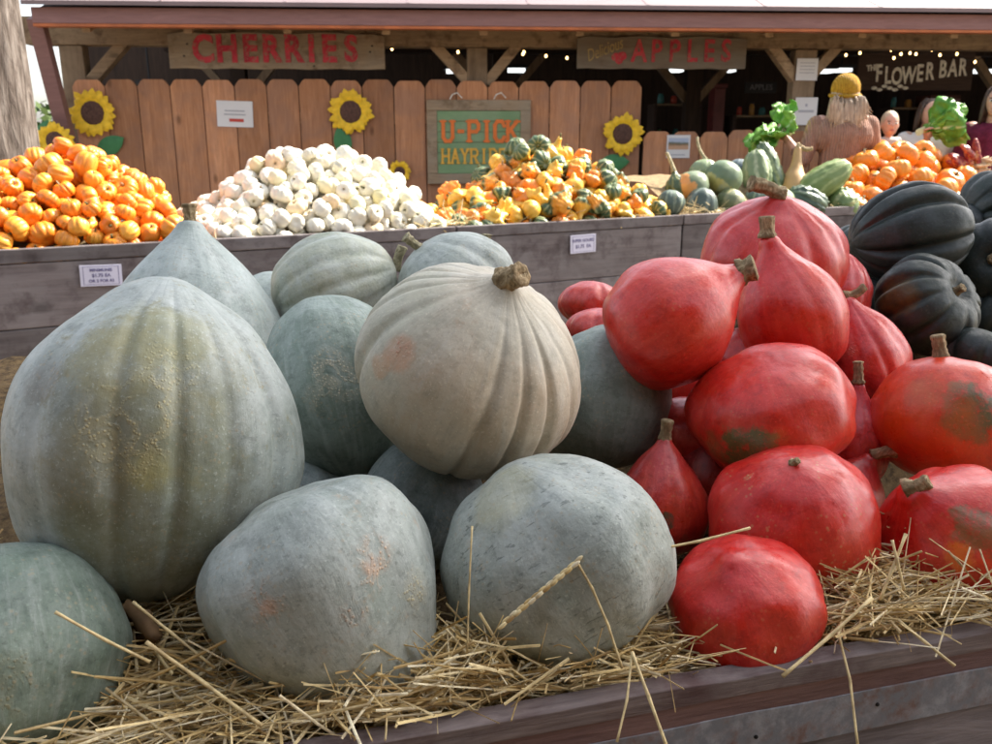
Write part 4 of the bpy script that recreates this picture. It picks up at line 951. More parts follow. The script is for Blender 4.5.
def stalk(name, pts, w, label, ear=None):
    W = [P(*q) for q in pts]; r = empty(name, W[0], label, 'straw stalk'); mb = MB()
    path = []
    for i in range(len(W)-1):
        for k in range(4): path.append(W[i].lerp(W[i+1], k/4))
    path.append(W[-1]); n = len(path)
    mb.tube(path, [w*(1+.25*(i % 4 == 0)) for i in range(n)], 7); at(mb.build('stem', ST.m, smooth=True), r)
    if ear:
        a, b2 = P(*ear[0]), P(*ear[1]); mb = MB(); d = (b2-a); k = 11; u1 = d.orthogonal().normalized(); u2 = d.normalized().cross(u1)
        mb.tube([a, b2], [w*.8, w*.6], 6)
        for i in range(k):
            for sg in (-1, 1):
                c = a+d*(i+.3*sg)/k + (u1*.6+u2*.8)*sg*.0022
                mb.ball(c, .0028, 8, 6, (.75,.75,1.9), d.to_track_quat('Z','Y').to_matrix())
        at(mb.build('ear', ST.m, smooth=True), r)
stalk('bent_wheat_stalk', [(622,668,.80),(608,625,.80),(592,588,.80),(577,562,.80)], .0012, 'bent stalk with a wheat ear hanging left in front of the round grey-green squash', ((577,562,.80),(497,629,.79)))
stalk('straw_stalk', [(467,655,.80),(469,590,.81),(472,526,.82)], .0009, 'thin upright straw stalk between the lumpy and the round grey-green squash')
stalk('straw_stalk', [(664,548,.86),(700,541,.865),(750,528,.875)], .0013, 'straw stalk lying across the top of the bottom red squash')
stalk('straw_stalk', [(632,652,.775),(648,695,.752),(668,750,.735)], .0014, 'pale thick straw stalk hanging down over the bin strap, right of the round squash')
stalk('straw_stalk', [(632,655,.775),(627,700,.752),(617,742,.738)], .0010, 'thin straw stalk hanging over the bin strap beside the pale thick one')
stalk('straw_stalk', [(838,632,.86),(850,680,.835),(858,748,.81)], .0012, 'long golden straw stalk hanging over the right part of the bin front')
stalk('straw_stalk', [(783,676,.82),(830,636,.85),(872,598,.87)], .0017, 'thick straw stalk poking out over the rail, right of the bottom red squash')
stalk('straw_stalk', [(880,600,.88),(892,570,.88),(906,534,.89)], .0016, 'thick upright straw stub in front of the blotched red squash')
stalk('straw_stalk', [(892,540,.885),(897,560,.88),(904,590,.88)], .0014, 'pale straw stub beside the thick upright one')
stalk('straw_stalk', [(55,612,.72),(105,640,.73),(150,662,.74)], .0013, 'straight straw stalk sticking up to the left in front of the corner squash')
stalk('straw_stalk', [(146,642,.74),(200,680,.74),(262,726,.72)], .0016, 'pale thick straw stalk in the left straw heap pointing down right')
stalk('straw_stalk', [(133,602,.80),(170,632,.79),(215,668,.78)], .0013, 'straw stalk leaning under the giant squash')
stalk('straw_stalk', [(898,620,.87),(925,642,.855),(955,666,.84)], .0015, 'short straw stalk lying over the rail at the right')
# dry leaf and dark litter under the giant squash
m = MB(); rr = random.Random(3)
lv = []
for i in range(9):
    for j in range(5):
        f = i/8; w_ = .022*sin(pi*min(1, f))*(1+.25*sin(f*19)); lv.append(P(112+48*f, 612+26*f, .835+.012*sin(f*5)) + VU*(w_*(j-2)/2) + VB*(.008*cos(j*1.4+f*4)))
m.add(lv, [(i*5+j, i*5+j+1, i*5+j+6, i*5+j+5) for i in range(8) for j in range(4)])
o = m.build('dry_leaf', flat('dry_brown_leaf', (.17,.10,.045), .8, .35, 30), smooth=True); sf = o.modifiers.new('thick', 'SOLIDIFY'); sf.thickness = .001
tag(o, 'curled dry brown leaf under the giant squash', 'leaf')
# ------------------------------------------------------------------ far row of bins
CO = Vector((-1.80, 3.13, 0)); CD = Vector((.876, .482, 0)).normalized(); CB = Vector((-CD.y, CD.x, 0)); CR = .87
CROT = Matrix((CD, CB, Z)).transposed()
def CP(s, w, z): return CO + CD*s + CB*w + Z*z
def CS(u, v=230, w=0):
    r = ray(u, v); n = CB; t = (CO+n*w-CAM).dot(n)/r.dot(n); p = CAM+r*t-CO; return p.dot(CD)
M['far_plank'] = wood('weathered_dark_grey_plank', (.085,.068,.068), (.20,.175,.172), 'x', 7, .85, True, .6, (.20,.185,.185), dirt=(.06,.045,.045))
def far_bin(s0, s1, label, W=1.1, mirror=False):
    r = empty('wooden_bin', CP((s0+s1)/2, W/2, 0), label, 'bin', 'row of weathered wooden bins')
    def bx(nm, a0, a1, b0, b1, z0, z1, mat='far_plank'):
        mb = MB(); c = CP((a0+a1)/2, (b0+b1)/2, (z0+z1)/2); mb.box((0,0,0), (a1-a0, b1-b0, z1-z0), None)
        o = mb.build(nm, M[mat], bevel=.004); o.rotation_euler = CROT.to_euler(); o.location = c-Vector(r.location); o.parent = r
    zs = [CR-.0, CR-.055, CR-.30, CR-.55, .12]
    for k in range(4): bx('front_plank', s0, s1, 0 if k else -.006, .024, zs[k+1]+.003, zs[k])
    bx('side_panel', s0, s0+.022, .0245, W-.0245, .12, CR-.002); bx('side_panel', s1-.022, s1, .0245, W-.0245, .12, CR-.002)
    bx('back_panel', s0, s1, W-.024, W, .12, CR-.001)
    bx('corner_post', s0+.023, s0+.085, .0245, .09, .12, CR-.004); bx('corner_post', s1-.085, s1-.023, .0245, .09, .12, CR-.004)
    for a in (s0+.05, (s0+s1)/2, s1-.05): bx('skid', a-.045, a+.045, .01, W-.01, 0, .118)
    return r
sA0, sAB, sBC, sCD, sDE = CS(0)-.42, CS(196), CS(456), CS(682.5), CS(858)
bins = [far_bin(sA0, sAB-.004, 'weathered grey wooden bin heaped with orange mini pumpkins, farthest left'),
        far_bin(sAB+.004, sBC-.004, 'weathered grey wooden bin heaped with white mini pumpkins'),
        far_bin(sBC+.004, sCD-.006, 'weathered grey wooden bin heaped with yellow, orange and green gourds'),
        far_bin(sCD+.006, sDE-.006, 'weathered grey wooden bin of green and striped squash, right of the gourds'),
        far_bin(sDE+.02, sDE+1.5, 'wooden bin of orange pie pumpkins, farthest right, behind the dark squash')]
def card(u, v, wpx, hpx, lines, root, tilt=0):
    s = CS(u, v); r_ = ray(u, v); t = (CO-CAM).dot(CB)/r_.dot(CB); z = (CAM+r_*t).z; k = t/F
    c = CP(s, -.010, z); w = wpx*k/CD.x*1.02; h = hpx*k; rot = CROT @ Matrix.Rotation(tilt, 3, 'Y')
    ex = rot @ Vector((1,0,0)); ez = rot @ Z
    m = MB(); m.box(c, (w, .003, h), rot); cd_ = at(m.build('price_card', cardm), root); cd_['label'] = 'pale lilac price card with printed lines'
    m = MB()
    for sg in (-1, 1): m.box(c+ex*sg*w*.42-CB*.0018, (w*.012, .001, h*.86), rot)
    for sg in (-1, 1): m.box(c+ez*sg*h*.42-CB*.0018, (w*.83, .001, h*.012), rot)
    o = m.build('border', M['cardink']); o.parent = cd_
    for (txt, fz, fh) in lines:
        o = lettering('lettering', txt, h*fh*1.3, c+ez*h*fz-CB*.0022, ex, ez, M['cardink'], None, h*.006, .0004); o.parent = cd_
cardm = flat('lilac_white_card', (.58,.57,.68), .7, .05, 4, 0); M['cardink'] = flat('violet_card_ink', (.14,.13,.25), .8, .1, 4, 0)
card(101, 275, 33, 21, [('MINIMUNIS', .25, .15), ('$1.75 EA', 0, .17), ('OR 2 FOR $3', -.26, .15)], bins[0], .03)
card(582, 243.5, 26, 18, [('SUPER GOURD', .18, .17), ('$1.75  EA', -.14, .2)], bins[2], -.02)

# heaps ------------------------------------------------------------------
BEDS = flat('straw_under_heap', (.22,.15,.07), .9, .5, 40, .8)
def pile(s0, s1, prof, radf, n_max, seed, put, wmax=.72, base_drop=2.3, wpeak=.42, name='heap_bed', tries=60, pack=.9, front_w=.05):
    """drop balls one at a time onto a mound until they fill the wanted outline"""
    rnd = random.Random(seed)
    def H(s, w):
        f = np.interp(s, [p[0] for p in prof], [p[1] for p in prof])
        g = min(1, max(0, (w+.02)/wpeak))**.8
        if w > wpeak+.14: g *= max(0, 1-(w-wpeak-.14)/.5)
        return f*g+.02
    rm = radf(rnd)
    def base(s, w): return max(-.06, H(s, w)-base_drop*rm*2)
    vs, fs = [], []; NX, NY_ = 36, 20
    for j in range(NY_+1):
        for i in range(NX+1):
            s = s0+.03+(s1-s0-.06)*i/NX; w = .03+1.04*j/NY_; vs.append(CP(s, w, CR+min(base(s, w), .5)-.03+.012*noise.noise(Vector((s*25, w*25, 0)))))
    for j in range(NY_):
        for i in range(NX): a = j*(NX+1)+i; fs.append((a, a+1, a+NX+2, a+NX+1))
    m = MB(); m.add(vs, fs); tag(m.build(name, BEDS, smooth=True), kind='stuff').__setitem__('label', 'straw filling the bin under the heap')
    balls = []; fails = 0
    while len(balls) < n_max and fails < 40:
        best = None
        for _ in range(tries):
            r = radf(rnd); s = rnd.uniform(s0+r*.9, s1-r*.9); w = rnd.uniform(front_w-.03+r*.6, wmax)
            z = base(s, w)+r*.6
            for (a, b_, c, q) in balls:
                R2 = ((r+q)*pack)**2-(s-a)**2-(w-b_)**2
                if R2 > 0: z = max(z, c+R2**.5)
            if z+r*.55 <= H(s, w)+.0 and (best is None or z-.35*w*0 < best[2]): best = (s, w, z, r)
        if best is None: fails += 1
        else: balls.append(best)
    keep = []
    for (s, w, z, r) in balls:       # leave out what the photo shows nothing of
        if z+r > H(s, w)-r*3.2 and w < wpeak+.30: keep.append((s, w, z, r))
    for b_ in keep: put(CP(b_[0], b_[1], CR+b_[2]), b_[3], rnd)
    print('heap', name, len(balls), len(keep))
def rand_rot(rnd, up=.5):
    d = Vector([rnd.gauss(0,1) for _ in range(3)]).normalized(); d = (d+Vector((0,-.15,up))).normalized()
    q = Vector((0,0,1)).rotation_difference(d); return (q @ Quaternion((0,0,1), rnd.uniform(0, 6.28))).to_euler()
def small_skin(name, stops, rough=.4, rib=None, streak=.25, coat=0):
    s = NT(name, rough, .5); oi = s.n('ShaderNodeObjectInfo'); co = s.coord('Object', rnd=True)
    c = s.ramp(oi.outputs['Random'], stops); nn = s.noise(co, 14, 6, .65)
    c = s.mix(s.ramp(nn, [(.4, .0), (.7, .35)]), c, rib or tuple(x*.6 for x in stops[0][1]))
    me = s.coord('mer', (1,1,.3)); sn = s.noise(me, 10, 6, .6)
    c = s.mix(s.math('MULTIPLY', s.ramp(sn, [(.5, 0.0), (.68, 1.0)]), streak), c, tuple(min(1, x*1.35+.03) for x in stops[-1][1]))
    s.col(c); s.bump(s.noise(co, 60, 5, .7), .15, .004)
    return s.m
def bicolor(name, top, bot, stripe, rough=.4, cut=.0, stripes=10):
    """two-tone gourd skin: stem half one colour, blossom half another, pale stripes along the ribs"""
    s = NT(name, rough, .5); me = s.coord('mer', (1,1,1)); sp = s.n('ShaderNodeSeparateXYZ'); s.l(me, sp.inputs[0])
    nn = s.noise(s.coord('Object', rnd=True), 16, 4); z = s.math('ADD', sp.outputs[2], s.math('MULTIPLY', s.math('SUBTRACT', nn, .5), .5))
    mk = s.ramp(s.math('ADD', z, .5-cut), [(.48, 0.0), (.53, 1.0)])
    an = s.n('ShaderNodeMath', operation='ARCTAN2'); s.l(sp.outputs[0], an.inputs[0]); s.l(sp.outputs[1], an.inputs[1])
    st = s.math('SINE', s.math('ADD', s.math('MULTIPLY', an.outputs[0], stripes), s.math('MULTIPLY', nn, 5)))
    sm_ = s.ramp(st, [(.35, 0.0), (.8, 1.0)])
    sp2 = s.ramp(s.noise(s.coord('Object', rnd=True), 45, 4, .6), [(.45, 0.0), (.6, 1.0)])
    c = s.mix(mk, s.mix(s.math('MULTIPLY', sm_, s.math('ADD', s.math('MULTIPLY', sp2, .5), .45)), bot, stripe), top)
    s.col(c); s.bump(s.noise(s.coord('Object'), 60, 4), .15, .004); return s.m
def maker(name, part, meshes, mats, stems, label, cat, group, squashz=1.0, up=.5):
    """meshes: unit bodies; copies share them"""
    protos = []
    for i, me in enumerate(meshes): protos.append((me, stems[i % len(stems)]))
    cnt = [0]
    def put(p, r, rnd):
        i = rnd.randrange(len(protos)); me, st = protos[i]; k = cnt[0]; cnt[0] += 1
        lab = label[i] if isinstance(label, list) else label
        root = empty(name, p, lab, cat, group[i] if isinstance(group, list) else group); root.rotation_euler = rand_rot(rnd, up); root.scale = (r*1.08,)*3
        o = bpy.data.objects.new(part, me); COL.objects.link(o); o.parent = root
        if st is not None and rnd.random() < .92:
            o = bpy.data.objects.new('stem', st); COL.objects.link(o); o.parent = root; o.rotation_euler = (0,0,rnd.uniform(0, 6.28))
    return put
def unit_stem(h, z0, r0=.09, r1=.07, b=.25, mat='stem_green', seed=0):
    mb = stem_mb((0,0,z0), (b*.6,b*.3,z0+h), r0, r1, Vector((b,0,0)), n=8, k=6)
    me = mb.mesh('unit_stem'); me.materials.append(M[mat]); me.polygons.foreach_set('use_smooth', [True]*len(me.polygons)); return me
def um(name, mat, **k):
    me = squash_mesh(name, 1, k.pop('L', 1), nt=k.pop('nt', 56), ns=k.pop('ns', 26), **k); me.materials.append(mat); return me
om = small_skin('orange_mini_skin', [(0.0, (.66,.17,.012)), (.4, (.74,.23,.015)), (.75, (.76,.30,.03)), (1.0, (.80,.38,.04))], .38)
oms = [um('mini_a', om, prof='pump', L=.78, ribs=11, depth=.13, gw=.14, lump=.02, seed=1), um('mini_b', om, prof='pump', L=.92, ribs=10, depth=.12, gw=.15, lump=.03, seed=2),
       um('mini_c', om, prof='pump', L=.68, ribs=12, depth=.15, gw=.13, lump=.02, seed=3), um('mini_d', om, prof='acorn', L=1.1, ribs=9, depth=.06, gw=.2, lump=.04, seed=4, ov=.9)]
ost = [unit_stem(.55, .38, .1, .07, .15), unit_stem(.6, .48, .1, .06, .3, 'stem_pale'), unit_stem(.4, .32, .11, .08, .05, 'stem'), unit_stem(.35, .8, .1, .07, .1)]
def prof_px(list_, w):   # outline (u, height above rim in m) -> (s, h)
    return [(CS(u, 160, w), h) for u, h in list_]
def hz(u, v, w):         # rim-relative height of the spot (u,v) if it lies at depth w in the bin
    r_ = ray(u, v); t = (CO+CB*w-CAM).dot(CB)/r_.dot(CB); return (CAM+r_*t).z-CR
def outline(pts, w=.4): return [(CS(u, v, w), hz(u, v, w)) for u, v in pts]
pile(sA0+.02, sAB-.02, [(sA0, .2)]+outline([(0,172),(30,158),(60,147),(78,143),(100,153),(118,168),(150,181),(180,196),(206,207)]), lambda r: r.choice([.036,.041,.045,.049,.053]), 620, 11,
     maker('orange_mini_pumpkin', 'body', oms, None, ost, 'small orange ribbed mini pumpkin in the heap at far left', 'pumpkin', 'orange mini pumpkins heaped in the far left bin'), name='orange_heap_bed')
wm = small_skin('white_mini_skin', [(0.0, (.62,.58,.47)), (.3, (.72,.69,.58)), (.8, (.76,.73,.63)), (.93, (.72,.66,.36)), (1.0, (.70,.50,.33))], .5, (.58,.53,.40), .15)
wms = [um('whitemini_a', wm, prof='pump', L=.74, ribs=9, depth=.09, gw=.13, lump=.03, seed=5), um('whitemini_b', wm, prof='pump', L=.88, ribs=8, depth=.07, gw=.15, lump=.03, seed=6),
       um('whitemini_c', wm, prof='pump', L=.66, ribs=10, depth=.1, gw=.13, lump=.02, seed=7)]
wst = [unit_stem(.4, .38, .09, .07, .1, 'stem_pale'), unit_stem(.45, .48, .09, .06, .2, 'stem_green'), unit_stem(.3, .32, .1, .08, .05, 'stem')]
pile(sAB+.02, sBC-.02, outline([(196,214),(222,196),(245,177),(265,161),(285,155),(310,151),(350,153),(372,158),(392,176),(412,190),(440,204),(456,212)]), lambda r: r.choice([.037,.041,.045,.05]), 420, 12,
     maker('white_mini_pumpkin', 'body', wms, None, wst, 'small creamy white mini pumpkin in the white heap', 'pumpkin', 'white mini pumpkins heaped in the second bin'), name='white_heap_bed')
YEL = (.74,.42,.05); ORG = (.68,.22,.025); DG = (.045,.085,.03); LGs = (.36,.36,.16); MGs = (.11,.16,.05)
gm_ = [bicolor('yellow_green_gourd', YEL, DG, LGs, cut=-.15), bicolor('orange_gourd', ORG, ORG, (.75,.40,.06), cut=-.6), bicolor('green_striped_gourd', MGs, DG, LGs, cut=.7, stripes=9), bicolor('yellow_gourd', YEL, YEL, (.8,.55,.12), cut=-.6), bicolor('orange_green_gourd', (.74,.30,.03), DG, LGs, cut=.05)]
gms = [um('gourd_a', gm_[0], prof='pear', L=1.25, ribs=10, depth=.06, lump=.07, seed=8), um('gourd_b', gm_[1], prof='turban', L=.95, ribs=5, depth=.1, star=.28, lump=.06, seed=9, warts=.05),
       um('gourd_c', gm_[2], prof='pump', L=.8, ribs=10, depth=.10, lump=.03, seed=10), um('gourd_d', gm_[3], prof='acorn', L=.9, ribs=9, depth=.1, lump=.04, seed=11),
       um('gourd_e', gm_[4], prof='turban', L=1.1, ribs=10, depth=.08, star=.2, lump=.06, seed=12), um('gourd_f', gm_[3], prof='turban', L=.8, ribs=5, depth=.05, star=.45, lump=.05, seed=13)]
gst = [unit_stem(.5, 1.15, .1, .07, .2), unit_stem(.4, .85, .11, .08, .15, 'stem'), unit_stem(.4, .42, .1, .08, .1), unit_stem(.4, .68, .1, .08, .1, 'stem_pale'), unit_stem(.5, 1.0, .1, .07, .2), unit_stem(.4, .7, .1, .07, .1)]
gl = ['yellow pear-shaped gourd with a dark green striped end in the gourd heap', 'knobbly orange gourd in the gourd heap', 'small round dark green gourd with pale stripes in the gourd heap', 'ribbed plain yellow gourd in the gourd heap', 'orange crown-shaped gourd with a green striped end in the gourd heap', 'star-shaped yellow winged gourd in the gourd heap']
gg = ['yellow and green pear gourds', 'knobbly orange gourds', 'green striped round gourds', 'ribbed yellow gourds', 'orange and green crown gourds', 'star-shaped yellow gourds']
pile(sBC+.02, sCD-.02, outline([(446,212),(460,190),(480,190),(492,180),(505,167),(520,151),(540,142),(565,147),(590,152),(598,167),(625,180),(650,187),(665,196),(680,205)]), lambda r: r.choice([.046,.054,.062,.07,.075]), 260, 14,
     maker('gourd', 'body', gms, None, gst, gl, 'gourd', gg, up=.1), name='gourd_heap_bed', pack=.84)
pm_ = small_skin('pie_pumpkin_skin', [(0.0, (.66,.17,.012)), (.5, (.70,.23,.015)), (1.0, (.74,.30,.03))], .36)
pms = [um('pie_a', pm_, prof='pump', L=.85, ribs=12, depth=.08, gw=.14, lump=.02, seed=14), um('pie_b', pm_, prof='pump', L=.75, ribs=11, depth=.09, gw=.14, lump=.03, seed=15)]
pst = [unit_stem(.45, .5, .09, .07, .1, 'stem_green'), unit_stem(.5, .42, .1, .08, .2, 'stem_pale')]
pile(sDE+.02, sDE+1.47, outline([(842,176),(850,166),(870,150),(885,143),(905,146),(935,152),(950,162),(975,166),(1000,172),(1060,184)], .45), lambda r: r.choice([.076,.084,.094]), 130, 15,
     maker('pie_pumpkin', 'body', pms, None, pst, 'orange pie pumpkin in the heap behind the dark squash', 'pumpkin', 'orange pie pumpkins heaped in the far right bin', up=.9), name='pie_pumpkin_bed', wmax=.8, base_drop=1.6)

# green squash bin ------------------------------------------------------
vs, fs = [], []
for j in range(13):
    for i in range(21):
        s = sCD+.03+(sDE-sCD-.06)*i/20; w = .03+1.04*j/12; vs.append(CP(s, w, CR-.04+min(.20, w*.5)+.012*noise.noise(Vector((s*25, w*25, 0)))))
for j in range(12):
    for i in range(20): a = j*21+i; fs.append((a, a+1, a+22, a+21))
m = MB(); m.add(vs, fs); o = tag(m.build('squash_bed', BEDS, smooth=True), 'straw filling the bin under the green squash', kind='stuff')
def far_squash(name, label, u, v, hw, hl, w, axis, mat, stem=None, stemmat='stem_pale', **k):
    r_ = ray(u, v); t = (CO+CB*w-CAM).dot(CB)/r_.dot(CB); c = CAM+r_*t
    ax = (VR*axis[0]+VU*axis[1]+VB*axis[2]).normalized(); rot = Vector((0,0,1)).rotation_difference(ax).to_matrix()
    r = empty(name, c, label, 'squash' if 'gourd' not in name else 'gourd', 'mixed green squash in the fourth bin'); r.rotation_euler = rot.to_euler()
    W, L = hw*t/F, hl*t/F; me = squash_mesh(name+'_body', W, L, nt=80, ns=44, **k); me.materials.append(mat); link('body', me, None, r)
    if stem:
        px = t/F; d = rot.transposed() @ ((VR*stem[0]-VU*stem[1])*px); top = max(vv.co.z for vv in me.vertices if (vv.co.x**2+vv.co.y**2)**.5 < W*.15)
        stem_mb((0,0,top), Vector((0,0,top))+d, stem[2]*px, stem[3]*px, rot.transposed() @ ((VR*stem[4]-VU*stem[5])*px) if len(stem) > 4 else None).build('stem', M[stemmat], r, True)
gsk = lambda n, a, b_, c, **k: bicolor(n, a, b_, c, **k)
far_squash('squash', 'dark green bumpy squash with a thin upright stem, left end of the green squash bin', 677, 186, 13, 15, .3, (-.25,1,.1), gsk('dark_bumpy', (.06,.09,.035), (.05,.08,.03), (.20,.20,.07), cut=.7), (-7,-18,2,1.4,-3,0), prof='tear', bumps=.05, lump=.05, seed=61)
far_squash('squash', 'half orange half grey-green round squash, left of the green and yellow striped one', 693, 187, 17, 16, .24, (.75,.5,0), gsk('half_orange', (.14,.18,.10), (.62,.28,.08), (.62,.30,.1), cut=-.05), prof='ball', ribs=8, depth=.03, seed=62)
far_squash('squash', 'round green squash with a pale stripe and yellow underside, centre of the green squash bin', 723, 178, 19, 18, .22, (.5,.75,0), gsk('green_yellow', (.12,.17,.09), (.38,.33,.10), (.30,.33,.20), cut=-.2, stripes=4), prof='ball', ribs=8, depth=.03, seed=63)
far_squash('squash', 'pale green squash with a tall withered stem, behind the half orange one', 704, 172, 15, 13, .5, (.1,1,0), gsk('pale_green', (.20,.26,.14), (.16,.22,.12), (.33,.38,.24)), (-8,-22,1.6,1.2,8,0), prof='ball', ribs=8, depth=.04, seed=64)
far_squash('squash', 'dark grey-green striped squash in front, under the round one with the pale stripe', 701, 205, 17, 17, .13, (.1,.9,.3), gsk('dark_blue_green', (.07,.10,.085), (.05,.075,.06), (.19,.23,.20), cut=.7, stripes=6), prof='ball', ribs=9, depth=.05, seed=65)
far_squash('squash', 'dull brown-green striped squash in front, right of the dark grey-green striped one', 731, 203, 16, 14, .12, (.5,.8,0), gsk('brown_green', (.20,.18,.09), (.13,.15,.07), (.30,.27,.14), cut=.7, stripes=8), prof='ball', ribs=8, depth=.03, seed=66)
far_squash('squash', 'pale green lobed squash standing upright, left of the leaning warty one', 757, 172, 14, 22, .3, (-.1,1,0), gsk('pale_lobed', (.22,.27,.14), (.16,.21,.10), (.38,.40,.24), cut=.7, stripes=7), prof='cyl', ribs=7, depth=.14, bumps=.06, seed=67)
far_squash('squash', 'dark warty elongated squash leaning left behind the gooseneck gourd', 769, 168, 12, 25, .4, (-.35,1,0), gsk('warty_green', (.09,.13,.06), (.07,.11,.05), (.28,.31,.17), cut=.7, stripes=8), prof='cyl', ribs=9, depth=.08, bumps=.08, lump=.05, seed=68)
far_squash('gooseneck_gourd', 'tan gooseneck gourd with a long neck and hooked stem', 795, 178, 15, 32, .3, (.10,1,0), small_skin('tan_gourd_skin', [(0.0, (.42,.24,.09)), (1.0, (.48,.30,.12))], .45), (14,2,2.6,1.8,-4,-8), 'stem', prof='pear', seed=69)
far_squash('squash', 'light green cucumber-like squash lying tilted up to the right', 824, 181, 16, 29, .16, (.82,.5,.15), gsk('cuke_green', (.20,.27,.08), (.15,.21,.06), (.31,.36,.14), cut=.7, stripes=10), prof='cyl', ribs=8, depth=.03, bumps=.03, seed=70)
far_squash('squash', 'dark green knobbly squash lying under the cucumber-like one', 806, 203, 16, 20, .1, (-.8,.4,.1), gsk('dark_knobbly', (.05,.085,.045), (.04,.07,.04), (.17,.22,.13), cut=.7, stripes=9), prof='cyl', ribs=9, depth=.08, bumps=.08, seed=71)
far_squash('squash', 'light green bumpy squash at the right end of the green squash bin', 842, 204, 18, 15, .1, (.7,.6,.1), gsk('light_bumpy', (.22,.27,.08), (.13,.19,.06), (.36,.38,.16), cut=.7, stripes=8), prof='ball', ribs=9, depth=.08, bumps=.07, seed=72)
far_squash('squash', 'pale striped squash mostly hidden behind the big pinkish-red one', 776, 198, 19, 12, .16, (.2,.9,.2), gsk('pale_hidden', (.30,.33,.18), (.2,.25,.12), (.45,.45,.3), cut=.7), prof='ball', ribs=8, depth=.06, seed=73)
far_squash('squash', 'blue-green squash in shadow between the half orange one and the gourd heap', 671, 203, 14, 13, .1, (.1,1,0), gsk('bluegreen', (.08,.12,.09), (.06,.09,.07), (.2,.25,.18), cut=.7), prof='ball', ribs=8, depth=.05, seed=74)
far_squash('squash', 'blue-grey squash behind the round one with the pale stripe', 740, 172, 14, 13, .5, (.1,1,0), gsk('bluegrey', (.13,.16,.17), (.1,.13,.14), (.24,.28,.28), cut=.7), prof='ball', ribs=8, depth=.05, seed=75)
far_squash('squash', 'blue-green squash low in the middle of the green squash bin', 757, 200, 14, 12, .2, (.1,1,0), gsk('midgreen', (.12,.17,.12), (.08,.12,.09), (.24,.3,.2), cut=.7), prof='ball', ribs=8, depth=.05, seed=76)
fs_ = MB(); rnd = random.Random(9)
for _ in range(420):
    s = rnd.choice([rnd.uniform(sBC-.15, sBC+.12), rnd.uniform(sCD, sCD+.3), rnd.uniform(sAB, sDE)]); w = rnd.uniform(.03, .12)
    d = CD*rnd.gauss(0, 1)+CB*rnd.gauss(0, .5)+Z*rnd.gauss(0, .4); strand(fs_, CP(s, w, CR-.01+rnd.uniform(0, .035)), d, rnd.uniform(.04, .12), rnd.uniform(.0015, .0025), rnd)
tag(fs_.build('straw_wisps', ST.m), 'wisps of straw at the rims of the far bins', 'straw', kind='stuff')

# ------------------------------------------------------------------ people
def blob_body(name, caps, balls, mat, parent, voxel=.007, smooth=6):
    mb = MB()
    for (a, ra, b_, rb) in caps: mb.capsule(a, ra, b_, rb)
    for q in balls: mb.ball(q[0], 1, 20, 14, q[1], q[2] if len(q) > 2 else None)
    me = mb.mesh(name); o = link(name, me, None, None); md = o.modifiers.new('r', 'REMESH'); md.mode = 'VOXEL'; md.voxel_size = voxel
    sm_ = o.modifiers.new('s', 'SMOOTH'); sm_.iterations = smooth; sm_.factor = .6
    dg = bpy.context.evaluated_depsgraph_get(); m2 = bpy.data.meshes.new_from_object(o.evaluated_get(dg)); bpy.data.objects.remove(o)
    m2.name = name; m2.materials.clear(); m2.polygons.foreach_set('use_smooth', [True]*len(m2.polygons))
    return link(name, m2, mat, parent)
skin = NT('skin', .5, .4); skin.b.inputs['Subsurface Weight'].default_value = .08; skin.col(skin.ramp(skin.noise(skin.coord('Object'), 30, 3), [(.3, (.50,.27,.19)), (.7, (.60,.35,.26))]))
def cloth(name, c, c2=None, ribs=0, scale=30):
    s = NT(name, .85, .2); co = s.coord('Object'); nn = s.noise(co, scale, 5, .7); c2 = c2 or tuple(x*.75 for x in c)
    cc = s.ramp(nn, [(.35, c2), (.65, c)])
    if ribs:
        wv = s.n('ShaderNodeTexWave'); wv.bands_direction = 'X'; wv.inputs['Scale'].default_value = ribs; wv.inputs['Distortion'].default_value = 1.2; wv.inputs['Detail'].default_value = 2; wv.inputs['Detail Scale'].default_value = 2
        s.l(co, wv.inputs['Vector']); cc = s.mix(s.ramp(wv.outputs['Fac'], [(.2, .32), (.6, 0.0)]), cc, tuple(x*.5 for x in c2)); s.bump(wv.outputs['Fac'], .9, .008)
    s.col(cc); return s.m
def hand(caps, wrist, d, side, up, k=1.0, curl=.5):
    """palm, four unequal curled fingers and a thumb leaving the side of the palm"""
    d = d.normalized(); side = (side-d*side.dot(d)).normalized(); n = d.cross(side)
    caps.append((wrist, .024*k, wrist+d*.05*k, .028*k))
    for i, (L, o) in enumerate(((.068,-.028),(.078,-.010),(.073,.009),(.056,.026))):
        a = wrist+d*.075*k+side*o*k; b_ = a+d*L*.5*k+n*curl*.02*k; c = b_+(d*(1-curl)+n*curl).normalized()*L*.55*k
        caps.append((wrist+d*.03*k+side*o*.8*k, .013*k, a, .0105*k)); caps.append((a, .0105*k, b_, .0095*k)); caps.append((b_, .0095*k, c, .008*k))
    a = wrist+d*.02*k-side*.03*k; b_ = a+(d*.6-side*.8).normalized()*.038*k; caps.append((a, .014*k, b_, .0115*k)); caps.append((b_, .0115*k, b_+(d+n*.5).normalized()*.032*k, .0095*k))
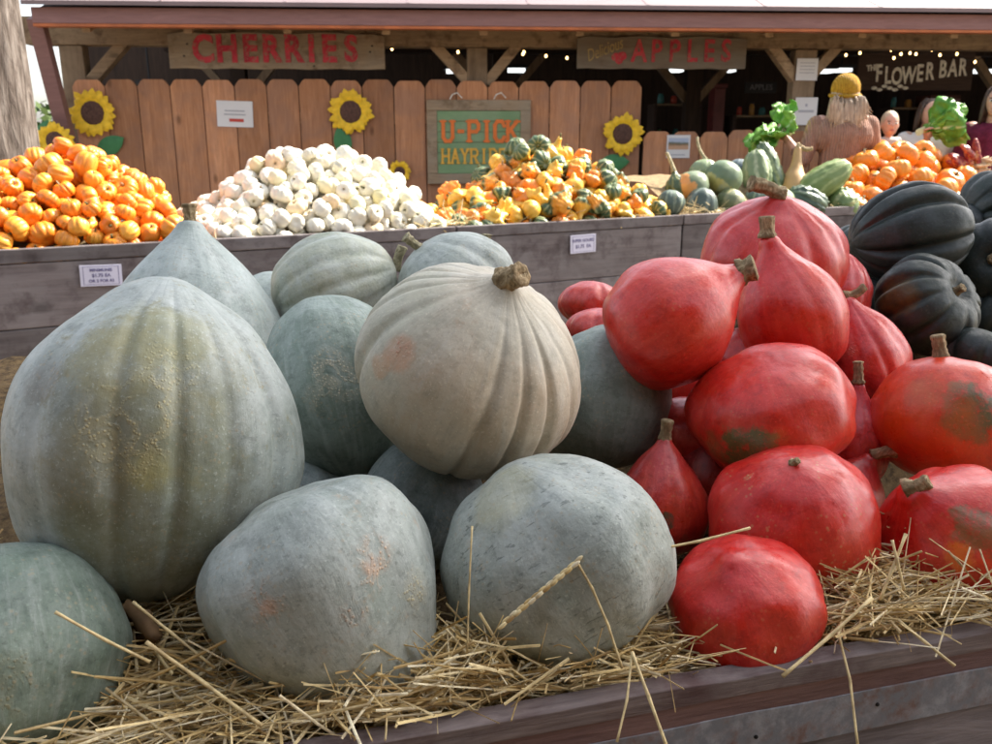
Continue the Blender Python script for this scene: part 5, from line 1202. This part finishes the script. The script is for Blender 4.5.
def figure(base, face, H, pose, hk=1.0):
    """standing skeleton, face = heading; returns capsule/ball lists with joints"""
    f = Vector((sin(face), cos(face), 0)); s = Vector((cos(face), -sin(face), 0)); B_ = Vector(base); h = H
    J = lambda a, b_, z: B_ + s*a*h + f*b_*h + Z*z*h
    caps, balls = [], []
    caps += [(J(0,0,.56), .075*h, J(0,.0,.66), .07*h), (J(0,0,.66), .07*h, J(0,-.01,.76), .078*h)]
    for q in (-1, 1):
        caps += [(J(q*.03,0,.54), .066*h, J(q*.045,0,.52), .062*h), (J(q*.05,0,.50), .052*h, J(q*.052,.01,.28), .033*h), (J(q*.052,.01,.28), .032*h, J(q*.055,-.01,.05), .020*h),
                 (J(q*.055,-.015,.025), .022*h, J(q*.062,.07,.018), .017*h), (J(q*.03,-.005,.76), .07*h, J(q*.088,-.005,.805), .036*h)]
    caps += [(J(0,-.01,.80), .042*h, J(0,.005,.87), .031*h)]
    hc = J(0, .012, .925+(hk-1)*.045); hr = .072*h
    rot = Matrix((s, f, Z)).transposed()
    g = h*hk
    balls += [(hc, (.044*g, .054*g, .062*g), rot), (hc+f*.018*g-Z*.03*g, (.034*g, .036*g, .036*g), rot)]
    balls += [(hc+f*.056*g-Z*.012*g, (.009*g, .012*g, .013*g), rot)]          # nose
    for q in (-1, 1): balls += [(hc+s*q*.044*g-Z*.01*g, (.006*g, .011*g, .017*g), rot)]   # ears
    return J, caps, balls, hc, f, s, rot
def face_bits(hc, f, s, rot, h, root):
    w = flat('eye_white', (.7,.68,.65), .3, .02, 4, 0); dk = flat('iris_brown', (.03,.02,.015), .2, .1, 4, 0); lp = flat('lips', (.42,.14,.12), .5, .1, 4, 0)
    for q in (-1, 1):
        m = MB(); m.ball(hc+f*.049*h+s*q*.018*h, .0085*h, 10, 8, (1,.6,.6), rot); e = at(m.build('eye', w, smooth=True), root)
        m = MB(); m.ball(hc+f*.0535*h+s*q*.018*h, .004*h, 8, 6, (1,.5,1), rot); o = m.build('iris', dk, smooth=True); o.parent = e
        m = MB(); m.ball(hc+f*.050*h+s*q*.019*h+Z*.012*h, .01*h, 8, 6, (1,.4,.25), rot); at(m.build('eyebrow', M['hair_dark'], smooth=True), root)
    m = MB(); m.ball(hc+f*.052*h-Z*.034*h, .014*h, 10, 6, (1,.35,.35), rot); at(m.build('mouth', lp, smooth=True), root)
def hairmat(name, a, b_):
    s = NT(name, .45, .5); co = s.coord('Object', (1,1,.08)); n_ = s.noise(co, 130, 4, .7); s.col(s.ramp(n_, [(.35, a), (.65, b_)])); s.bump(n_, .8, .006); return s.m
M['hair_dark'] = hairmat('dark_brown_hair', (.03,.018,.012), (.09,.05,.03)); M['hair_blonde'] = hairmat('ash_blonde_hair', (.20,.12,.07), (.58,.43,.30))
def hair_sheet(strands, root, name, mat, r0=.012):
    mb = MB()
    for pts, r in strands: mb.tube(pts, [r*1.0, r*1.15, r, r*.8, r*.35][:len(pts)], 6)
    at(mb.build(name, mat, smooth=True), root)

# woman with the yellow knit hat, seen from behind
yb = 6.25; base = PY(845, 100, yb); base = Vector((base.x, yb, 0))
wr = empty('person', base, 'woman seen from behind in a mustard knit hat and ribbed sweater, holding out leafy greens', 'person')
H_ = 1.70; J, caps, balls, hc, f, s, rot = figure(base, R(8), H_, None)
Ls, Rs = J(-.103,-.005,.80), J(.103,-.005,.80)
Le = PY(803, 160, yb-.02); Lw = PY(786, 138, yb+.12); Re = J(.15,.02,.64); Rw = J(.13,.12,.55)
caps += [(Ls, .050, Le, .038), (Le, .037, Lw, .026), (Rs, .050, Re, .038), (Re, .037, Rw, .026)]
hand(caps, Lw, (Lw-Le).normalized()+Vector((-.2,0,.3)), Vector((0,0,1)), Z, 1.0, .7); hand(caps, Rw, Vector((0,.6,-.7)), Vector((0,-.5,.2)), Z, 1.0, .4)
at(blob_body('body', caps, balls, skin.m, None), wr); face_bits(hc, f, s, rot, H_, wr)
sw = [(J(0,0,.53), .092*H_, J(0,.0,.66), .084*H_), (J(0,0,.66), .083*H_, J(0,-.01,.76), .088*H_), (J(-.05,-.005,.76), .078*H_, Ls, .066), (J(.05,-.005,.76), .078*H_, Rs, .066),
      (Ls, .068, Le, .054), (Le, .052, Le.lerp(Lw, .35), .045), (Rs, .068, Re, .056), (Re, .054, Rw, .042), (J(0,-.012,.815), .05*H_, J(0,-.005,.84), .040*H_)]
o = at(blob_body('sweater', sw, [], cloth('cream_pink_ribbed_knit', (.40,.235,.175), (.29,.16,.115), 20), None), wr)
lg = [(J(0,0,.55), .088*H_, J(0,0,.52), .088*H_)]
for q in (-1, 1): lg += [(J(q*.045,0,.52), .070*H_, J(q*.052,.01,.28), .043*H_), (J(q*.052,.01,.28), .042*H_, J(q*.055,-.01,.06), .034*H_)]
at(blob_body('jeans', lg, [], cloth('blue_denim', (.06,.09,.16)), None), wr)
hat = cloth('mustard_knit', (.55,.31,.03), (.38,.20,.018), 26, 60)
hb = [(hc+Z*.018*H_-f*.008, (.057*H_, .066*H_, .062*H_), rot)]
mb = MB()
for k in range(18):
    pass
o = at(blob_body('knit_hat', [], hb, hat, None, .006), wr)
m = MB(); n = 26
pts = [hc-f*.008-Z*(.008-.006*sin(2*pi*k/n))*H_+s*cos(2*pi*k/n)*.056*H_+f*sin(2*pi*k/n)*.063*H_ for k in range(n+1)]; m.tube(pts, .014, 8); at(m.build('hat_brim', hat, smooth=True), wr)
rr = random.Random(2); st_ = []
for k in range(420):
    an = rr.uniform(pi*.98, pi*2.02); top = hc-Z*.012*H_+s*cos(an)*.047*H_+f*sin(an)*.052*H_+Z*(.0+rr.uniform(-.01,.02))
    Lh = rr.uniform(.18, .40)*(.45+.55*abs(sin(an))**3); out = s*cos(an)*rr.uniform(.0,.05)+f*(-.02-rr.uniform(0,.03))*(.3+abs(sin(an)))
    p1 = top+out*.5-Z*Lh*.3; p2 = top+out*.95-Z*Lh*.6; p3 = top+out*1.1+s*rr.uniform(-.015,.015)-Z*Lh*.85; p4 = top+out*1.1-f*.02+s*rr.uniform(-.03,.03)-Z*Lh
    for q_ in (p1,p2,p3,p4):
        dd = (q_-base).dot(f); 
        if dd > -.13: q_ -= f*(dd+.13)
    st_.append(([top, p1, p2, p3, p4], rr.uniform(.004, .009)))
hd_ = [(hc-Z*.01-f*.012, .098, hc-Z*.13-f*.045, .088)]
for q in (-1, 1): hd_ += [(hc-Z*.05+s*q*.03-f*.03, .075, hc-Z*.20+s*q*.075-f*.06, .055), (hc-Z*.20+s*q*.075-f*.06, .055, hc-Z*.27+s*q*.07-f*.075, .02)]
hd_ += [(hc-Z*.13-f*.06, .075, hc-Z*.30-f*.10, .045), (hc-Z*.30-f*.10, .045, hc-Z*.39-f*.11, .015)]
at(blob_body('long_hair', hd_, [], M['hair_blonde'], None, .006), wr)
hair_sheet([(p_, r_*.55) for p_, r_ in st_[::2]], wr, 'hair_strands', M['hair_blonde'])

LG = NT('leafy_green', .45, .4); g1 = LG.n('ShaderNodeNewGeometry'); me_ = LG.n('ShaderNodeAttribute', attribute_name='rib')
lc = LG.ramp(g1.outputs['Random Per Island'], [(0.0, (.06,.22,.02)), (.6, (.16,.38,.05)), (1.0, (.30,.50,.10))])
LG.col(LG.mix(LG.ramp(me_.outputs['Fac'], [(.25, 0.0), (.85, 1.0)]), lc, (.60,.70,.42))); LG.b.inputs['Transmission Weight'].default_value = 0
LG.bump(LG.noise(LG.coord('Object'), 70, 5), .4, .01)
def greens(center_from, dirs, L, W, n, seed, label):
    rr = random.Random(seed); r = empty('leafy_greens', center_from, label, 'vegetable'); vs, fs, rb = [], [], []
    for k in range(n):
        d = (dirs[0]+dirs[1]*rr.uniform(-1,1)+dirs[2]*rr.uniform(-.6,.6)).normalized(); sd_ = d.cross(Vector([rr.gauss(0,1) for _ in range(3)])).normalized(); nn = d.cross(sd_)
        l = L*rr.uniform(.7, 1); w = W*rr.uniform(.7, 1); b0 = len(vs); ph = rr.uniform(0, 6)
        for i in range(13):
            ff = i/12; wd = w*(.10+.9*min(1, max(0, (ff-.18)/.4))**.8)*(1-max(0, ff-.75)*2.4)
            for j in range(11):
                x = (j-5)/5; ruff = .10*w*sin(x*9+ph+ff*14)*abs(x)+.22*w*x*x*cos(ph)+.05*w*sin(ff*21+ph)
                vs.append(Vector(center_from)+d*l*ff+sd_*wd*x+nn*(ruff*2+.12*l*ff*ff*sin(ph))); rb.append(max(0, 1-abs(x)*4)*(1-ff*.5) if abs(x) > 0 else 1-.5*ff)
        for i in range(12):
            for j in range(10): a = b0+i*11+j; fs.append((a, a+1, a+12, a+11))
    me = bpy.data.meshes.new('leaves'); me.from_pydata([tuple(v-Vector(center_from)) for v in vs], [], fs); at_ = me.attributes.new('rib', 'FLOAT', 'POINT'); at_.data.foreach_set('value', rb)
    o = link('leaves', me, LG.m, r, True); sf = o.modifiers.new('thick', 'SOLIDIFY'); sf.thickness = .0025
    m = MB()
    for k in range(n): a = 2*pi*k/n; m.tube([Vector((cos(a)*.012, 0, sin(a)*.012)), dirs[0].normalized()*-.05+Vector((cos(a)*.018, 0, sin(a)*.018))], .008, 6)
    m.build('stalks', flat('pale_leaf_stalk', (.55,.62,.38), .5), r)
gp = Lw+(Lw-Le).normalized()*.07
greens(gp+Vector((.02,0,-.01)), (Vector((-.45,-.1,.0)), Vector((.7,0,.5)), Vector((0,1,0))), .27, .11, 13, 4, 'ruffled bunch of leafy greens held out left by the woman in the mustard hat')
# drooping outer leaves
greens(gp+Vector((-.03,-.02,-.0)), (Vector((-.7,-.1,-.55)), Vector((.35,0,.5)), Vector((0,1,0))), .25, .09, 7, 6, 'drooping loose leaves below the ruffled bunch of greens, above the gooseneck gourd')

# baby and the woman behind greens
def small_person(u, vtop, y, H, label, face, top_mat, hair_mat, hairlen, armfun=None, trousers=(.06,.06,.08), hk=1.0):
    p = PY(u, vtop, y); base = Vector((p.x, y, 0)) if H > 1.2 else Vector((p.x, y, p.z-H))
    r = empty('person', base, label, 'person'); J, caps, balls, hc, f, s, rot = figure(base, face, H, None, hk)
    sl_ = []
    for q in (-1, 1):
        S_ = J(q*.1,-.005,.80); E_, W_ = (J(q*.13,.02,.65), J(q*.11,.09,.56)); 
        if armfun and armfun(q): E_, W_ = armfun(q)
        caps += [(S_, .029*H, E_, .022*H), (E_, .021*H, W_, .015*H)]; hand(caps, W_, (W_-E_), s*q, Z, H/1.7, .6)
        sl_ += [(J(q*.05,-.005,.76), .077*H, S_, .038*H), (S_, .039*H, E_.lerp(S_, .1), .031*H)]
    at(blob_body('body', caps, balls, skin.m, None, .008), r); face_bits(hc, f, s, rot, H*hk, r)
    at(blob_body('top', [(J(0,0,.53), .088*H, J(0,.0,.66), .080*H), (J(0,0,.66), .080*H, J(0,-.01,.76), .086*H)]+sl_, [], top_mat, None, .008), r)
    lg = []
    for q in (-1, 1): lg += [(J(q*.045,0,.53), .068*H, J(q*.052,.01,.28), .042*H), (J(q*.052,.01,.28), .041*H, J(q*.055,-.01,.06), .032*H)]
    at(blob_body('trousers', lg, [], cloth('dark_trousers', trousers), None, .009), r)
    rr = random.Random(int(u)); st_ = []
    for k in range(90):
        an = rr.uniform(-pi*1.12, pi*.12); zz = rr.uniform(-.2, 1); rd = (1-zz*zz*.8)**.5 if zz > 0 else 1
        top = hc+s*cos(an)*.046*H*rd+f*(sin(an)*.054*H*rd-.006)+Z*(.02+.048*zz)*H; Lh = hairlen*rr.uniform(.8, 1.1)
        out = (s*cos(an)+f*sin(an))*.02
        st_.append(([top, top+out*.6-Z*Lh*.3, top+out-Z*Lh*.6, top+out*1.1-Z*Lh*.85, top+out-Z*Lh], .011 if H > 1.2 else .007))
    if hairlen: hair_sheet(st_, r, 'hair', hair_mat)
    m = MB(); G_ = H*hk; m.ball(hc+Z*.012*G_-f*.010*G_, 1, 18, 12, ((.047 if hk == 1 else .0465)*G_, .054*G_, (.056 if hk == 1 else .058)*G_), rot); at(m.build('hair_cap', hair_mat, smooth=True), r)
    return J, hc, f, s, r
small_person(890, 120, 6.55, .72, 'fair-haired baby looking at the camera, held up between the two women', R(188), cloth('pale_baby_suit', (.6,.55,.5)), hairmat('wispy_fair_hair', (.45,.33,.22), (.58,.44,.30)), .0, hk=1.85)
w2y = 6.85; hnd = PY(928, 131, w2y-.30)
J2, hc2, f2, s2, r2 = small_person(931, 100, w2y, 1.58, 'dark-haired woman in a white top whose face is half hidden by the greens she lifts', R(186), cloth('white_cotton_top', (.72,.69,.66), (.66,.62,.60)), M['hair_dark'], .16,
    lambda q: (PY(925, 158, w2y-.16), PY(927, 138, w2y-.28)) if q > 0 else None)
greens(PY(925, 129, w2y-.32), (Vector((.8,-.1,.45)), Vector((.1,0,.65)), Vector((0,.7,0))), .31, .12, 15, 9, 'bright green bunch of leafy greens held up in front of a woman\'s face')
small_person(1000, 86, 6.6, 1.66, 'person in a dark magenta top cut off by the right edge, holding dried corn', R(215), cloth('dark_magenta_knit', (.17,.02,.05), (.10,.012,.03)), M['hair_dark'], .2)
# bundle of dried corn
cr = empty('corn_bunch', PY(978, 160, 6.2), 'bundle of red and tan dried corn ears at the right edge above the pumpkins', 'corn'); rr = random.Random(8)
ck = NT('dried_corn_kernels', .35, .5); vo = ck.n('ShaderNodeTexVoronoi'); vo.inputs['Scale'].default_value = 70; ck.l(ck.coord('Object'), vo.inputs['Vector'])
sx_ = ck.n('ShaderNodeSeparateColor'); ck.l(vo.outputs['Color'], sx_.inputs[0]); ck.col(ck.ramp(sx_.outputs[0], [(0.0, (.16,.015,.02)), (.55, (.32,.03,.03)), (1.0, (.50,.22,.10))])); ck.bump(vo.outputs['Distance'], .6, .004)
hk = flat('dry_corn_husk', (.50,.36,.22), .8, .3, 40)
for k in range(9):
    d = Vector((rr.uniform(-.9,.2), rr.uniform(-.3,.3), rr.uniform(.2, 1))).normalized(); o_ = PY(985-rr.uniform(0, 22), 172-rr.uniform(0, 14), 6.2)
    m = MB(); m.tube([o_+d*q*.17 for q in (0,.1,.4,.75,.95,1)], [.012,.022,.026,.022,.012,.004], 12); at(m.build('ear', ck.m, smooth=True), cr)
    m = MB()
    for j in range(5):
        sd_ = d.orthogonal(); sd_.rotate(Quaternion(d, j*1.3)); e = o_-d*.01
        m.tube([e, e-d*.05+sd_*.03, e-d*.10+sd_*.07+Z*.01], [.012,.012,.002], 6)
    at(m.build('husk', hk, smooth=True), cr)
